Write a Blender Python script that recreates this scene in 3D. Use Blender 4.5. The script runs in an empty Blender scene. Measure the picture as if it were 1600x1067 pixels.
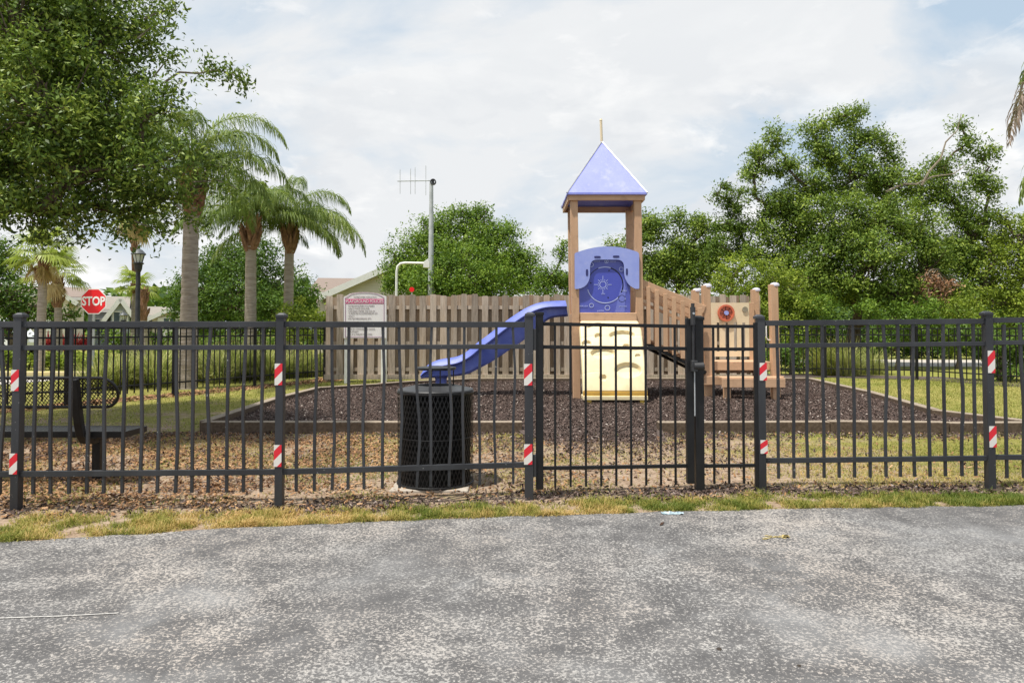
import bpy, math, random
import numpy as np
from mathutils import Vector, Matrix
random.seed(7)
R = math.radians
SC = bpy.context.scene
COL = SC.collection

# ------------------------------------------------------------------ camera, world, sun, exposure
F = 1067.0; CH = 1.265; PITCH = R(1.6); CY = 485.2
cam = bpy.data.cameras.new('camera'); cam.lens = 24.0; cam.sensor_width = 36.0
cam.clip_start = 0.05; cam.clip_end = 3000; cam.shift_y = -48.3/1600
camo = bpy.data.objects.new('camera', cam); COL.objects.link(camo)
camo.location = (0, 0, CH); camo.rotation_euler = (R(90)+PITCH, 0, 0)
SC.camera = camo

SUN = Vector((-0.28, -0.21, 0.93)).normalized()
w = bpy.data.worlds.new('World'); SC.world = w; w.use_nodes = True
nt = w.node_tree; N = nt.nodes; L = nt.links
N.clear()
out = N.new('ShaderNodeOutputWorld'); bg = N.new('ShaderNodeBackground'); bg.inputs[1].default_value = 0.10
sky = N.new('ShaderNodeTexSky'); sky.sky_type = 'NISHITA'; sky.sun_disc = False
sky.sun_elevation = math.asin(SUN.z); sky.sun_rotation = math.atan2(SUN.x, SUN.y)
sky.dust_density = 3.0; sky.air_density = 1.2
tc = N.new('ShaderNodeTexCoord')
def wn(scale, detail, rough, zs, off, dist=0.0):
    m = N.new('ShaderNodeMapping'); m.inputs['Scale'].default_value = (1, 1, zs); m.inputs['Location'].default_value = off
    L.new(tc.outputs['Generated'], m.inputs[0])
    n = N.new('ShaderNodeTexNoise'); n.inputs['Scale'].default_value = scale; n.inputs['Detail'].default_value = detail
    n.inputs['Roughness'].default_value = rough; n.inputs['Distortion'].default_value = dist
    L.new(m.outputs[0], n.inputs['Vector']); return n.outputs[0]
def ramp(inp, pts, nodes=None, links=None):
    nodes = nodes or N; links = links or L
    r = nodes.new('ShaderNodeValToRGB'); e = r.color_ramp.elements
    while len(e) < len(pts): e.new(0.5)
    for i, (p, c) in enumerate(pts):
        e[i].position = p; e[i].color = (c, c, c, 1) if not isinstance(c, tuple) else (*c, 1)
    links.new(inp, r.inputs[0]); return r.outputs[0]
def wmix(f, a, b):
    m = N.new('ShaderNodeMix'); m.data_type = 'RGBA'
    if isinstance(f, float): m.inputs[0].default_value = f
    else: L.new(f, m.inputs[0])
    for s, v in ((6, a), (7, b)):
        if isinstance(v, tuple): m.inputs[s].default_value = (*v, 1)
        else: L.new(v, m.inputs[s])
    return m.outputs[2]
hazy = wmix(0.84, sky.outputs[0], (4.5, 5.6, 6.7))
sep = N.new('ShaderNodeSeparateXYZ'); L.new(tc.outputs['Generated'], sep.inputs[0])
c1 = ramp(wn(1.9, 8, 0.55, 2.3, (0.3, 1.2, 0.4), 0.5), [(0.42, 0.0), (0.58, 1.0)])
c2 = ramp(wn(5.5, 9, 0.58, 1.9, (3.1, 0.4, 2.0), 0.2), [(0.46, 0.0), (0.53, 1.0)])
c3 = ramp(wn(11.0, 6, 0.6, 2.4, (1.1, 5.4, 0.7), 0.3), [(0.60, 0.0), (0.70, 1.0)])
thin = wmix(c1, hazy, (6.75, 6.9, 7.05))
low = ramp(sep.outputs[2], [(0.03, 1.0), (0.22, 0.95), (0.40, 0.10)])
mm = N.new('ShaderNodeMath'); mm.operation = 'MULTIPLY'; L.new(c2, mm.inputs[0]); L.new(low, mm.inputs[1])
m3 = N.new('ShaderNodeMath'); m3.operation = 'MULTIPLY'; L.new(c3, m3.inputs[0]); m3.inputs[1].default_value = 0.45
shade = wmix(ramp(wn(7.5, 6, 0.55, 2.6, (0.2, 0.9, 2.2), 0.2), [(0.42, 0.0), (0.62, 1.0)]), (6.2, 6.4, 6.65), (8.1, 8.1, 8.05))
puff = wmix(m3.outputs[0], wmix(mm.outputs[0], thin, shade), (7.9, 7.9, 7.9))
L.new(puff, bg.inputs[0]); L.new(bg.outputs[0], out.inputs[0])

sl = bpy.data.lights.new('sun', 'SUN'); sl.energy = 4.9; sl.angle = R(1.3); sl.color = (1.0, 0.95, 0.87)
so = bpy.data.objects.new('sun', sl); COL.objects.link(so); so.location = (-8, -6, 20)
so.rotation_euler = (-SUN).to_track_quat('-Z', 'Y').to_euler()
SC.view_settings.view_transform = 'Standard'; SC.view_settings.look = 'None'
SC.view_settings.exposure = 0.34; SC.view_settings.gamma = 1.0
SC.view_settings.use_curve_mapping = False

# ------------------------------------------------------------------ measuring helpers
def W(px, py, Y):
    "point at depth Y seen at photo pixel px,py"
    a = (px-800)/F; b = (CY-py)/F
    d = Vector((a, math.cos(PITCH)-b*math.sin(PITCH), math.sin(PITCH)+b*math.cos(PITCH)))
    t = Y/d.y
    return Vector((d.x*t, Y, CH+d.z*t))
def GP(px, py, z=0.0):
    a = (px-800)/F; b = (CY-py)/F
    d = Vector((a, math.cos(PITCH)-b*math.sin(PITCH), math.sin(PITCH)+b*math.cos(PITCH)))
    t = (z-CH)/d.z
    return Vector((d.x*t, d.y*t, z))

# ------------------------------------------------------------------ materials
class NB:
    def __init__(s, name):
        s.m = bpy.data.materials.new(name); s.m.use_nodes = True
        s.t = s.m.node_tree; s.n = s.t.nodes; s.l = s.t.links; s.n.clear()
        s.out = s.n.new('ShaderNodeOutputMaterial'); s.p = s.n.new('ShaderNodeBsdfPrincipled')
        s.l.new(s.p.outputs[0], s.out.inputs[0])
        s.tc = s.n.new('ShaderNodeTexCoord')
    def vec(s, scale=(1, 1, 1), coord='Object'):
        m = s.n.new('ShaderNodeMapping'); m.inputs['Scale'].default_value = scale
        s.l.new(s.tc.outputs[coord], m.inputs[0]); return m.outputs[0]
    def geo(s):
        g = s.n.new('ShaderNodeNewGeometry'); return g.outputs['Position']
    def noise(s, scale, detail=4, rough=0.55, v=None, dist=0.0):
        n = s.n.new('ShaderNodeTexNoise'); n.inputs['Scale'].default_value = scale; n.inputs['Detail'].default_value = detail
        n.inputs['Roughness'].default_value = rough; n.inputs['Distortion'].default_value = dist
        if v is not None: s.l.new(v, n.inputs['Vector'])
        else: s.l.new(s.tc.outputs['Object'], n.inputs['Vector'])
        return n.outputs[0]
    def ramp(s, inp, pts): return ramp(inp, pts, s.n, s.l)
    def mix(s, f, a, b, mode='MIX'):
        m = s.n.new('ShaderNodeMix'); m.data_type = 'RGBA'; m.blend_type = mode
        if isinstance(f, (float, int)): m.inputs[0].default_value = f
        else: s.l.new(f, m.inputs[0])
        for k, v in ((6, a), (7, b)):
            if isinstance(v, tuple): m.inputs[k].default_value = (*v, 1)
            else: s.l.new(v, m.inputs[k])
        return m.outputs[2]
    def math(s, op, a, b=0.0):
        m = s.n.new('ShaderNodeMath'); m.operation = op
        for k, v in ((0, a), (1, b)):
            if isinstance(v, (float, int)): m.inputs[k].default_value = v
            else: s.l.new(v, m.inputs[k])
        return m.outputs[0]
    def bump(s, h, strength, dist):
        b = s.n.new('ShaderNodeBump'); b.inputs['Strength'].default_value = strength; b.inputs['Distance'].default_value = dist
        s.l.new(h, b.inputs['Height']); s.l.new(b.outputs[0], s.p.inputs['Normal'])
    def col(s, c):
        if isinstance(c, tuple): s.p.inputs['Base Color'].default_value = (*c, 1)
        else: s.l.new(c, s.p.inputs['Base Color'])
    def set(s, rough=0.5, metal=0.0, spec=None):
        s.p.inputs['Roughness'].default_value = rough; s.p.inputs['Metallic'].default_value = metal
        if spec is not None: s.p.inputs['Specular IOR Level'].default_value = spec

def specks(m):
    t = m.node_tree; p = [n for n in t.nodes if n.type == 'BSDF_PRINCIPLED'][0]; lk = p.inputs['Base Color'].links[0]; src = lk.from_socket
    n = t.nodes.new('ShaderNodeTexNoise'); n.inputs['Scale'].default_value = 55; n.inputs['Detail'].default_value = 2
    g_ = t.nodes.new('ShaderNodeNewGeometry'); t.links.new(g_.outputs['Position'], n.inputs['Vector'])
    f = ramp(n.outputs[0], [(0.735, 0.0), (0.76, 0.8)], t.nodes, t.links); mx = t.nodes.new('ShaderNodeMix'); mx.data_type = 'RGBA'
    t.links.new(f, mx.inputs[0]); t.links.new(src, mx.inputs[6]); mx.inputs[7].default_value = (0.35, 0.35, 0.34, 1); t.links.new(mx.outputs[2], p.inputs['Base Color'])
def surf(name, c, c2=None, rough=0.5, scale=4.0, metal=0.0, bump=0.0, bscale=60, stretch=(1, 1, 1), lo=0.35, hi=0.65, spec=None, detail=5):
    b = NB(name); b.set(rough, metal, spec)
    if c2 is None: c2 = tuple(x*0.8 for x in c)
    b.col(b.mix(b.ramp(b.noise(scale, detail, 0.6, b.vec(stretch)), [(lo, 0.0), (hi, 1.0)]), c, c2))
    if bump: b.bump(b.noise(bscale, 3, 0.6, b.vec(stretch)), bump, 0.004)
    return b.m
def foliage(name, dark, mid, light, trans=0.35, rough=0.5, k=1.45):
    dark, mid, light = [tuple(min(0.75, x*k) for x in c) for c in (dark, mid, light)]
    b = NB(name); b.set(rough, 0, 0.22)
    a = b.n.new('ShaderNodeAttribute'); a.attribute_name = 'tint'
    c = b.ramp(a.outputs['Fac'], [(0.0, dark), (0.5, mid), (1.0, light)])
    b.col(c)
    t = b.n.new('ShaderNodeBsdfTranslucent'); mx = b.n.new('ShaderNodeMixShader'); mx.inputs[0].default_value = trans
    b.l.new(b.mix(0.35, c, (0.20, 0.30, 0.02)), t.inputs[0])
    b.l.new(b.p.outputs[0], mx.inputs[1]); b.l.new(t.outputs[0], mx.inputs[2]); b.l.new(mx.outputs[0], b.out.inputs[0])
    return b.m
def chips(name, pts, rough=0.8):
    b = NB(name); b.set(rough, 0, 0.2)
    a = b.n.new('ShaderNodeAttribute'); a.attribute_name = 'tint'
    b.col(b.ramp(a.outputs['Fac'], pts)); return b.m

M = {}
M['rail_grey'] = surf('powder_coated_grey_metal', (0.019, 0.020, 0.024), (0.047, 0.049, 0.055), 0.42, 3.0, 0.0, 0.15, 200, (1, 1, 0.35), 0.35, 0.75)
specks(M['rail_grey'])
M['rail_black'] = surf('black_painted_metal', (0.006, 0.006, 0.007), (0.013, 0.013, 0.014), 0.42, 5.0, 0.0, 0.1, 160, spec=0.35)
M['latch_grey'] = surf('grey_latch_plastic', (0.035, 0.035, 0.038), (0.018, 0.018, 0.02), 0.5)
M['silver'] = surf('galvanised_steel', (0.55, 0.56, 0.58), (0.42, 0.43, 0.45), 0.45, 8, 0.4)
M['galv'] = surf('weathered_galvanised_post', (0.50, 0.52, 0.53), (0.38, 0.40, 0.41), 0.55, 6, 0.1)
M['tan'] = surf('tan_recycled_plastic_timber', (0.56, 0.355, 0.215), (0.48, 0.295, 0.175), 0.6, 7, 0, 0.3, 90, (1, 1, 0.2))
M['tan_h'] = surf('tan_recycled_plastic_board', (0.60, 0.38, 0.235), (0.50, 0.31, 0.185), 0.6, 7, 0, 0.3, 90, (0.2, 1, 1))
M['blue_light'] = surf('light_blue_plastic_sheet', (0.27, 0.33, 0.72), (0.32, 0.38, 0.76), 0.4, 5)
def grime(m, amt=0.5, c=(0.16, 0.13, 0.10), sc=9.0):
    t = m.node_tree; p = [n for n in t.nodes if n.type == 'BSDF_PRINCIPLED'][0]; src = p.inputs['Base Color'].links[0].from_socket
    g_ = t.nodes.new('ShaderNodeNewGeometry'); n = t.nodes.new('ShaderNodeTexNoise'); n.inputs['Scale'].default_value = sc; n.inputs['Detail'].default_value = 8; n.inputs['Roughness'].default_value = 0.7; t.links.new(g_.outputs['Position'], n.inputs['Vector'])
    f = ramp(n.outputs[0], [(0.52, 0.0), (0.74, amt)], t.nodes, t.links); mx = t.nodes.new('ShaderNodeMix'); mx.data_type = 'RGBA'
    t.links.new(f, mx.inputs[0]); t.links.new(src, mx.inputs[6]); mx.inputs[7].default_value = (*c, 1); t.links.new(mx.outputs[2], p.inputs['Base Color'])
M['blue_roof'] = surf('faded_blue_roof_plastic', (0.22, 0.25, 0.68), (0.27, 0.30, 0.72), 0.5, 2.2, 0, 0.1, 40, (1, 1, 0.4))
M['blue_dark'] = surf('dark_blue_plastic_sheet', (0.075, 0.095, 0.42), (0.10, 0.12, 0.47), 0.35, 4)
M['blue_slot'] = surf('deep_blue_slot', (0.03, 0.035, 0.16), None, 0.6)
M['blue_slide'] = surf('glossy_blue_slide_plastic', (0.070, 0.110, 0.43), (0.13, 0.17, 0.54), 0.50, 3)
M['ink'] = surf('pale_engraving', (0.50, 0.56, 0.85), (0.42, 0.48, 0.80), 0.5)
M['blue_paler'] = surf('paler_blue_sheet', (0.17, 0.20, 0.58), (0.14, 0.17, 0.54), 0.4)
M['cream'] = surf('cream_plastic', (0.76, 0.65, 0.42), (0.71, 0.59, 0.35), 0.45, 4, 0, 0.15, 30)
M['cream_panel'] = surf('pale_cream_plastic_sheet', (0.74, 0.62, 0.43), (0.69, 0.57, 0.38), 0.45, 5)
M['ochre'] = surf('ochre_plastic', (0.60, 0.36, 0.07), (0.50, 0.30, 0.06), 0.5)
M['orange'] = surf('orange_red_plastic', (0.60, 0.16, 0.08), (0.52, 0.12, 0.06), 0.4)
M['capcol'] = surf('pale_lilac_cap', (0.60, 0.58, 0.66), (0.5, 0.48, 0.56), 0.4)
M['concrete'] = surf('weathered_shaded_kerb_timber', (0.27, 0.215, 0.16), (0.12, 0.09, 0.062), 0.85, 5, 0, 0.7, 60, (0.6, 1, 1), 0.3, 0.75)
M['pad'] = surf('concrete_pad', (0.42, 0.37, 0.31), (0.30, 0.26, 0.21), 0.9, 9, 0, 0.5, 80)
M['white'] = surf('white_painted_post', (0.76, 0.76, 0.74), (0.66, 0.66, 0.63), 0.5, 6)
M['sign_white'] = surf('white_sign_face', (0.76, 0.74, 0.73), (0.72, 0.69, 0.69), 0.4, 3)
M['pink'] = surf('pink_sign_paint', (0.66, 0.10, 0.25), (0.60, 0.09, 0.23), 0.4, 3)
M['text_grey'] = surf('grey_sign_lettering', (0.22, 0.18, 0.19), None, 0.6)
M['stop_red'] = surf('red_sign_sheeting', (0.86, 0.010, 0.016), (0.80, 0.010, 0.016), 0.4, 4)
M['stop_white'] = surf('white_sign_sheeting', (0.92, 0.92, 0.92), (0.88, 0.88, 0.88), 0.4, 4)
M['lamp_black'] = surf('black_lamp_iron', (0.012, 0.012, 0.014), (0.03, 0.03, 0.032), 0.4, 6)
M['lamp_glass'] = surf('frosted_lamp_glass', (0.62, 0.64, 0.62), (0.5, 0.52, 0.5), 0.3, 6)
M['lamp_cap'] = surf('weathered_lamp_cap', (0.09, 0.10, 0.105), (0.05, 0.055, 0.06), 0.5, 6)
M['glass'] = surf('dark_window_glass', (0.10, 0.13, 0.16), (0.06, 0.08, 0.10), 0.08, 2)
M['car_white'] = surf('white_car_paint', (0.78, 0.79, 0.80), (0.75, 0.76, 0.77), 0.2, 2)
M['rubber'] = surf('tyre_rubber', (0.02, 0.02, 0.02), None, 0.8)
M['trim_white'] = surf('white_house_trim', (0.84, 0.83, 0.80), (0.78, 0.77, 0.74), 0.6, 5)
M['bag'] = surf('crumpled_pale_blue_plastic', (0.45, 0.55, 0.60), (0.20, 0.28, 0.32), 0.35, 40)
M['yellow_paint'] = surf('faded_yellow_paint', (0.50, 0.38, 0.10), (0.33, 0.28, 0.16), 0.8, 40)
M['clod'] = surf('dark_dirt', (0.04, 0.03, 0.022), None, 0.9)
b = NB('weathered_shaded_kerb_timber'); b.set(0.88, 0, 0.15)
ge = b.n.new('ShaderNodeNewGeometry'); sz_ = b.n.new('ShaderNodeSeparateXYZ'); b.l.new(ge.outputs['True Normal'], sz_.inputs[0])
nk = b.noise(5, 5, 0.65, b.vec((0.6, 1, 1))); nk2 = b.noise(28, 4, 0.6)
lit_f = b.math('ADD', sz_.outputs[2], b.math('MULTIPLY', b.math('SUBTRACT', nk, 0.5), 0.9))  # mix by facing: lit tops and shaded sides painted into the timber colour
b.col(b.mix(b.ramp(lit_f, [(0.35, 0.0), (0.85, 1.0)]), b.mix(b.ramp(nk2, [(0.35, 0.0), (0.65, 1.0)]), (0.135, 0.10, 0.072), (0.085, 0.06, 0.042)), b.mix(b.ramp(nk2, [(0.4, 0.0), (0.7, 1.0)]), (0.30, 0.25, 0.195), (0.20, 0.16, 0.12))))
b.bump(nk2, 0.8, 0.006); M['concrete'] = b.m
def siding(name, c):
    b = NB(name); b.set(0.75)
    w_ = b.n.new('ShaderNodeTexWave'); w_.bands_direction = 'Z'; w_.inputs['Scale'].default_value = 2.2; b.l.new(b.vec(), w_.inputs[0])
    b.col(b.mix(b.ramp(w_.outputs[1], [(0.0, 0.0), (0.25, 1.0)]), tuple(x*0.86 for x in c), b.mix(b.noise(1.2), c, tuple(x*0.9 for x in c)))); return b.m
M['wall_cream'] = siding('cream_siding', (0.80, 0.735, 0.66))
M['wall_beige'] = siding('beige_stucco', (0.66, 0.59, 0.48))
M['wall_blue'] = siding('pale_blue_grey_siding', (0.50, 0.55, 0.60))
def shingle(name, c):
    b = NB(name); b.set(0.85)
    br = b.n.new('ShaderNodeTexBrick'); br.inputs['Scale'].default_value = 3.0
    br.inputs['Color1'].default_value = (*c, 1); br.inputs['Color2'].default_value = (*[x*0.75 for x in c], 1); br.inputs['Mortar'].default_value = (*[x*0.5 for x in c], 1)
    b.l.new(b.vec(), br.inputs['Vector']); b.col(b.mix(b.noise(1.5), br.outputs[0], tuple(x*0.8 for x in c))); return b.m
M['roof_brown'] = shingle('brown_shingles', (0.26, 0.20, 0.165))
M['roof_grey'] = shingle('grey_brown_shingles', (0.30, 0.27, 0.23))

def wood(name, c, c2, c3):
    b = NB(name); b.set(0.85, 0, 0.15)
    at = b.n.new('ShaderNodeObjectInfo')
    v = b.n.new('ShaderNodeVectorMath'); v.operation = 'ADD'; b.l.new(b.vec((1, 1, 0.09)), v.inputs[0])
    cv = b.n.new('ShaderNodeCombineXYZ'); b.l.new(b.math('MULTIPLY', at.outputs['Random'], 37.0), cv.inputs[0]); b.l.new(cv.outputs[0], v.inputs[1])
    g = b.noise(26, 6, 0.65, v.outputs[0], 0.4); g2 = b.noise(5, 3, 0.5, v.outputs[0])
    col = b.mix(b.ramp(g, [(0.35, 0.0), (0.62, 1.0)]), c, c2)
    col = b.mix(b.ramp(g2, [(0.50, 0.0), (0.75, 0.8)]), col, c3)
    hv = b.n.new('ShaderNodeHueSaturation'); b.l.new(b.math('MULTIPLY_ADD', at.outputs['Random'], 0.55), hv.inputs['Value'])
    hv.inputs['Value'].links[0].from_node.inputs[2].default_value = 0.70
    b.l.new(col, hv.inputs['Color']); b.l.new(hv.outputs[0], b.p.inputs['Base Color'])
    b.bump(g, 0.6, 0.004); return b.m
M['wood'] = wood('weathered_fence_board', (0.50, 0.42, 0.345), (0.31, 0.255, 0.205), (0.42, 0.30, 0.20))
M['wood_back'] = wood('shaded_brown_rear_fence_board', (0.44, 0.345, 0.26), (0.28, 0.21, 0.155), (0.40, 0.25, 0.15))  # browner, darker rear boards: shade of the gaps put into their colour

def bark(name, c, c2, ring=0.0):
    b = NB(name); b.set(0.9, 0, 0.1)
    n1 = b.noise(14 if not ring else 6, 6, 0.65, b.vec((1, 1, 0.25) if not ring else (0.6, 0.6, 5)), 0.5)
    b.col(b.mix(b.ramp(n1, [(0.38, 0.0), (0.62, 1.0)]), c, c2)); b.bump(n1, 0.8, 0.03); return b.m
M['bark'] = bark('grey_brown_bark', (0.17, 0.135, 0.10), (0.075, 0.055, 0.042))
M['bark_pale'] = bark('pale_branch_bark', (0.30, 0.26, 0.20), (0.16, 0.13, 0.10))
M['palm_bark'] = bark('ringed_palm_bark', (0.42, 0.36, 0.305), (0.28, 0.235, 0.195), 1.0)
M['palm_boot'] = bark('brown_palm_boots', (0.34, 0.20, 0.12), (0.16, 0.085, 0.05))
M['oak_leaf'] = foliage('oak_leaves', (0.022, 0.042, 0.008), (0.086, 0.140, 0.020), (0.23, 0.28, 0.050), 0.24)
M['tree_leaf'] = foliage('mid_green_leaves', (0.035, 0.072, 0.010), (0.088, 0.155, 0.018), (0.19, 0.265, 0.038))
M['dark_leaf'] = foliage('dark_green_leaves', (0.018, 0.045, 0.008), (0.048, 0.095, 0.014), (0.11, 0.175, 0.028))
M['right_leaf'] = foliage('hardwood_leaves', (0.036, 0.066, 0.011), (0.098, 0.155, 0.023), (0.235, 0.295, 0.050))
M['yel_leaf'] = foliage('yellow_green_leaves', (0.10, 0.14, 0.018), (0.19, 0.25, 0.03), (0.34, 0.38, 0.06), 0.4)
M['dead_leaf'] = foliage('dead_brown_leaves', (0.12, 0.06, 0.035), (0.24, 0.12, 0.07), (0.36, 0.22, 0.13), 0.2)
M['frond'] = foliage('queen_palm_fronds', (0.055, 0.085, 0.025), (0.12, 0.17, 0.045), (0.26, 0.30, 0.08), 0.45, 0.5)
M['frond_dry'] = foliage('browning_palm_fronds', (0.09, 0.065, 0.05), (0.20, 0.15, 0.12), (0.30, 0.25, 0.19), 0.3, 0.6)
M['fan'] = foliage('fan_palm_leaves', (0.11, 0.14, 0.025), (0.20, 0.25, 0.045), (0.36, 0.38, 0.10), 0.4, 0.4)
M['fan_dead'] = foliage('dead_fan_palm_leaves', (0.25, 0.17, 0.09), (0.38, 0.28, 0.14), (0.50, 0.38, 0.20), 0.3, 0.7)
M['grass'] = foliage('short_grass_blades', (0.085, 0.115, 0.02), (0.22, 0.205, 0.05), (0.42, 0.29, 0.12), 0.35, 0.6)
M['lawn_blade'] = foliage('green_lawn_blades', (0.09, 0.11, 0.02), (0.19, 0.20, 0.045), (0.36, 0.31, 0.11), 0.35, 0.6)
M['orn_grass'] = foliage('ornamental_grass_blades', (0.12, 0.145, 0.045), (0.25, 0.27, 0.085), (0.48, 0.43, 0.22), 0.40, 0.5)
M['red_leaf'] = foliage('crimson_leaves', (0.20, 0.008, 0.03), (0.42, 0.015, 0.06), (0.62, 0.12, 0.14), 0.3, 0.4)
M['mulch_chip'] = chips('brown_mulch_chips', [(0.0, (0.028, 0.020, 0.017)), (0.45, (0.090, 0.061, 0.051)), (0.85, (0.19, 0.14, 0.12)), (1.0, (0.50, 0.43, 0.38))])
M['litter'] = chips('fallen_leaves_and_bark', [(0.0, (0.06, 0.033, 0.022)), (0.4, (0.17, 0.092, 0.047)), (0.8, (0.33, 0.18, 0.085)), (1.0, (0.46, 0.29, 0.16))])

grime(M['blue_roof'], 0.55, (0.45, 0.46, 0.72), 6.0); grime(M['blue_light'], 0.4, (0.45, 0.48, 0.74)); grime(M['blue_slide'], 0.35, (0.30, 0.34, 0.62), 5.0)
grime(M['tan'], 0.45, (0.22, 0.14, 0.09), 7.0); grime(M['tan_h'], 0.45, (0.24, 0.15, 0.10), 7.0); grime(M['cream'], 0.35, (0.40, 0.31, 0.17), 6.0)
# tape with red and white diagonals
b = NB('red_white_hazard_tape'); b.set(0.35)
s_ = b.n.new('ShaderNodeSeparateXYZ'); b.l.new(b.tc.outputs['Generated'], s_.inputs[0])
v_ = b.math('SUBTRACT', b.math('MULTIPLY', s_.outputs[2], 1.15), b.math('MULTIPLY', s_.outputs[0], 0.42))
v_ = b.math('FRACT', b.math('ADD', v_, 0.17))
b.col(b.mix(b.math('GREATER_THAN', v_, 0.5), (0.70, 0.67, 0.63), (0.66, 0.02, 0.035))); M['tape'] = b.m

# asphalt: dark binder with worn pale aggregate
b = NB('worn_asphalt'); b.set(0.85, 0, 0.25)
g = b.geo()
big = b.noise(0.75, 5, 0.6, g, 0.6); mid = b.noise(4.5, 5, 0.65, g, 0.3)
fine = b.noise(76, 3, 0.55, g, 0.5); fine2 = b.noise(230, 2, 0.5, g)
vo = b.n.new('ShaderNodeTexVoronoi'); vo.inputs['Scale'].default_value = 110; b.l.new(g, vo.inputs['Vector'])
thr = b.math('ADD', b.math('MULTIPLY', b.math('SUBTRACT', big, 0.5), 0.26), b.math('MULTIPLY', b.math('SUBTRACT', mid, 0.5), 0.22))
sp = b.math('ADD', b.math('ADD', b.math('MULTIPLY', fine, 0.72), b.math('MULTIPLY', fine2, 0.28)), thr)
spk = b.ramp(sp, [(0.500, 0.0), (0.60, 1.0)])
stone = b.mix(vo.outputs['Color'], (0.41, 0.395, 0.375), (0.23, 0.225, 0.22))
stone = b.mix(b.ramp(b.noise(0.9, 3, 0.5, g), [(0.4, 0.0), (0.65, 0.8)]), stone, (0.38, 0.335, 0.295))
base = b.mix(b.ramp(mid, [(0.35, 0.0), (0.65, 1.0)]), (0.080, 0.078, 0.079), (0.120, 0.117, 0.117))
colr = b.mix(spk, base, stone)
dust = b.ramp(b.noise(1.1, 4, 0.6, b.mix(0.0, g, g), 0.3), [(0.54, 0.0), (0.70, 0.55)])
colr = b.mix(dust, colr, (0.25, 0.252, 0.255))
stain = b.ramp(b.noise(0.55, 3, 0.5, b.mix(1.0, g, g), 0.8), [(0.50, 0.0), (0.68, 0.4)])
colr = b.mix(stain, colr, (0.115, 0.113, 0.114))
b.col(colr); b.bump(sp, 0.55, 0.006); M['asphalt'] = b.m

# ground: position dependent soil / grass / sand
b = NB('sandy_grassy_ground'); b.set(0.95, 0, 0.1)
g = b.geo(); sp_ = b.n.new('ShaderNodeSeparateXYZ'); b.l.new(g, sp_.inputs[0]); X_, Y_ = sp_.outputs[0], sp_.outputs[1]
n1 = b.noise(1.3, 5, 0.6, g); n2 = b.noise(9, 5, 0.65, g); n3 = b.noise(45, 3, 0.6, g)
soil = b.mix(b.ramp(n3, [(0.35, 0.0), (0.65, 1.0)]), (0.32, 0.235, 0.165), (0.14, 0.09, 0.058))
soil = b.mix(b.ramp(n2, [(0.4, 0.0), (0.65, 0.7)]), soil, (0.42, 0.33, 0.25))
grs = b.mix(b.ramp(n3, [(0.3, 0.0), (0.7, 1.0)]), (0.115, 0.12, 0.025), (0.27, 0.25, 0.065))
grs = b.mix(b.ramp(n2, [(0.45, 0.0), (0.7, 0.6)]), grs, (0.33, 0.27, 0.12))
far = b.math('ADD', b.math('MULTIPLY', b.math('SUBTRACT', Y_, 7.6), 0.16), b.math('MULTIPLY', b.math('SUBTRACT', n1, 0.5), 3.2))
side = b.math('ADD', b.math('MULTIPLY', b.math('SUBTRACT', X_, 2.3), 0.28), far)
fm = b.math('MAXIMUM', far, side)
f_ = b.ramp(b.math('ADD', fm, b.math('MULTIPLY', b.math('SUBTRACT', n2, 0.5), 1.2)), [(0.0, 0.0), (0.55, 1.0)])
c_ = b.mix(f_, soil, grs)
lawn = b.mix(n1, (0.15, 0.165, 0.03), (0.27, 0.26, 0.07))
b.col(b.mix(b.ramp(b.math('MULTIPLY', b.math('SUBTRACT', Y_, 14.0), 0.25), [(0.0, 0.0), (1.0, 1.0)]), c_, lawn))
b.bump(n3, 0.8, 0.02); M['ground'] = b.m
M['mulch'] = surf('dark_brown_mulch', (0.045, 0.032, 0.027), (0.105, 0.075, 0.063), 0.95, 35, 0, 1.0, 70)
M['road'] = surf('pale_concrete_road', (0.46, 0.42, 0.37), (0.38, 0.35, 0.31), 0.9, 2, 0, 0.2, 40)
M['kerb_yellow'] = surf('yellowish_kerb', (0.58, 0.47, 0.22), (0.50, 0.43, 0.26), 0.85, 3)

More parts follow.
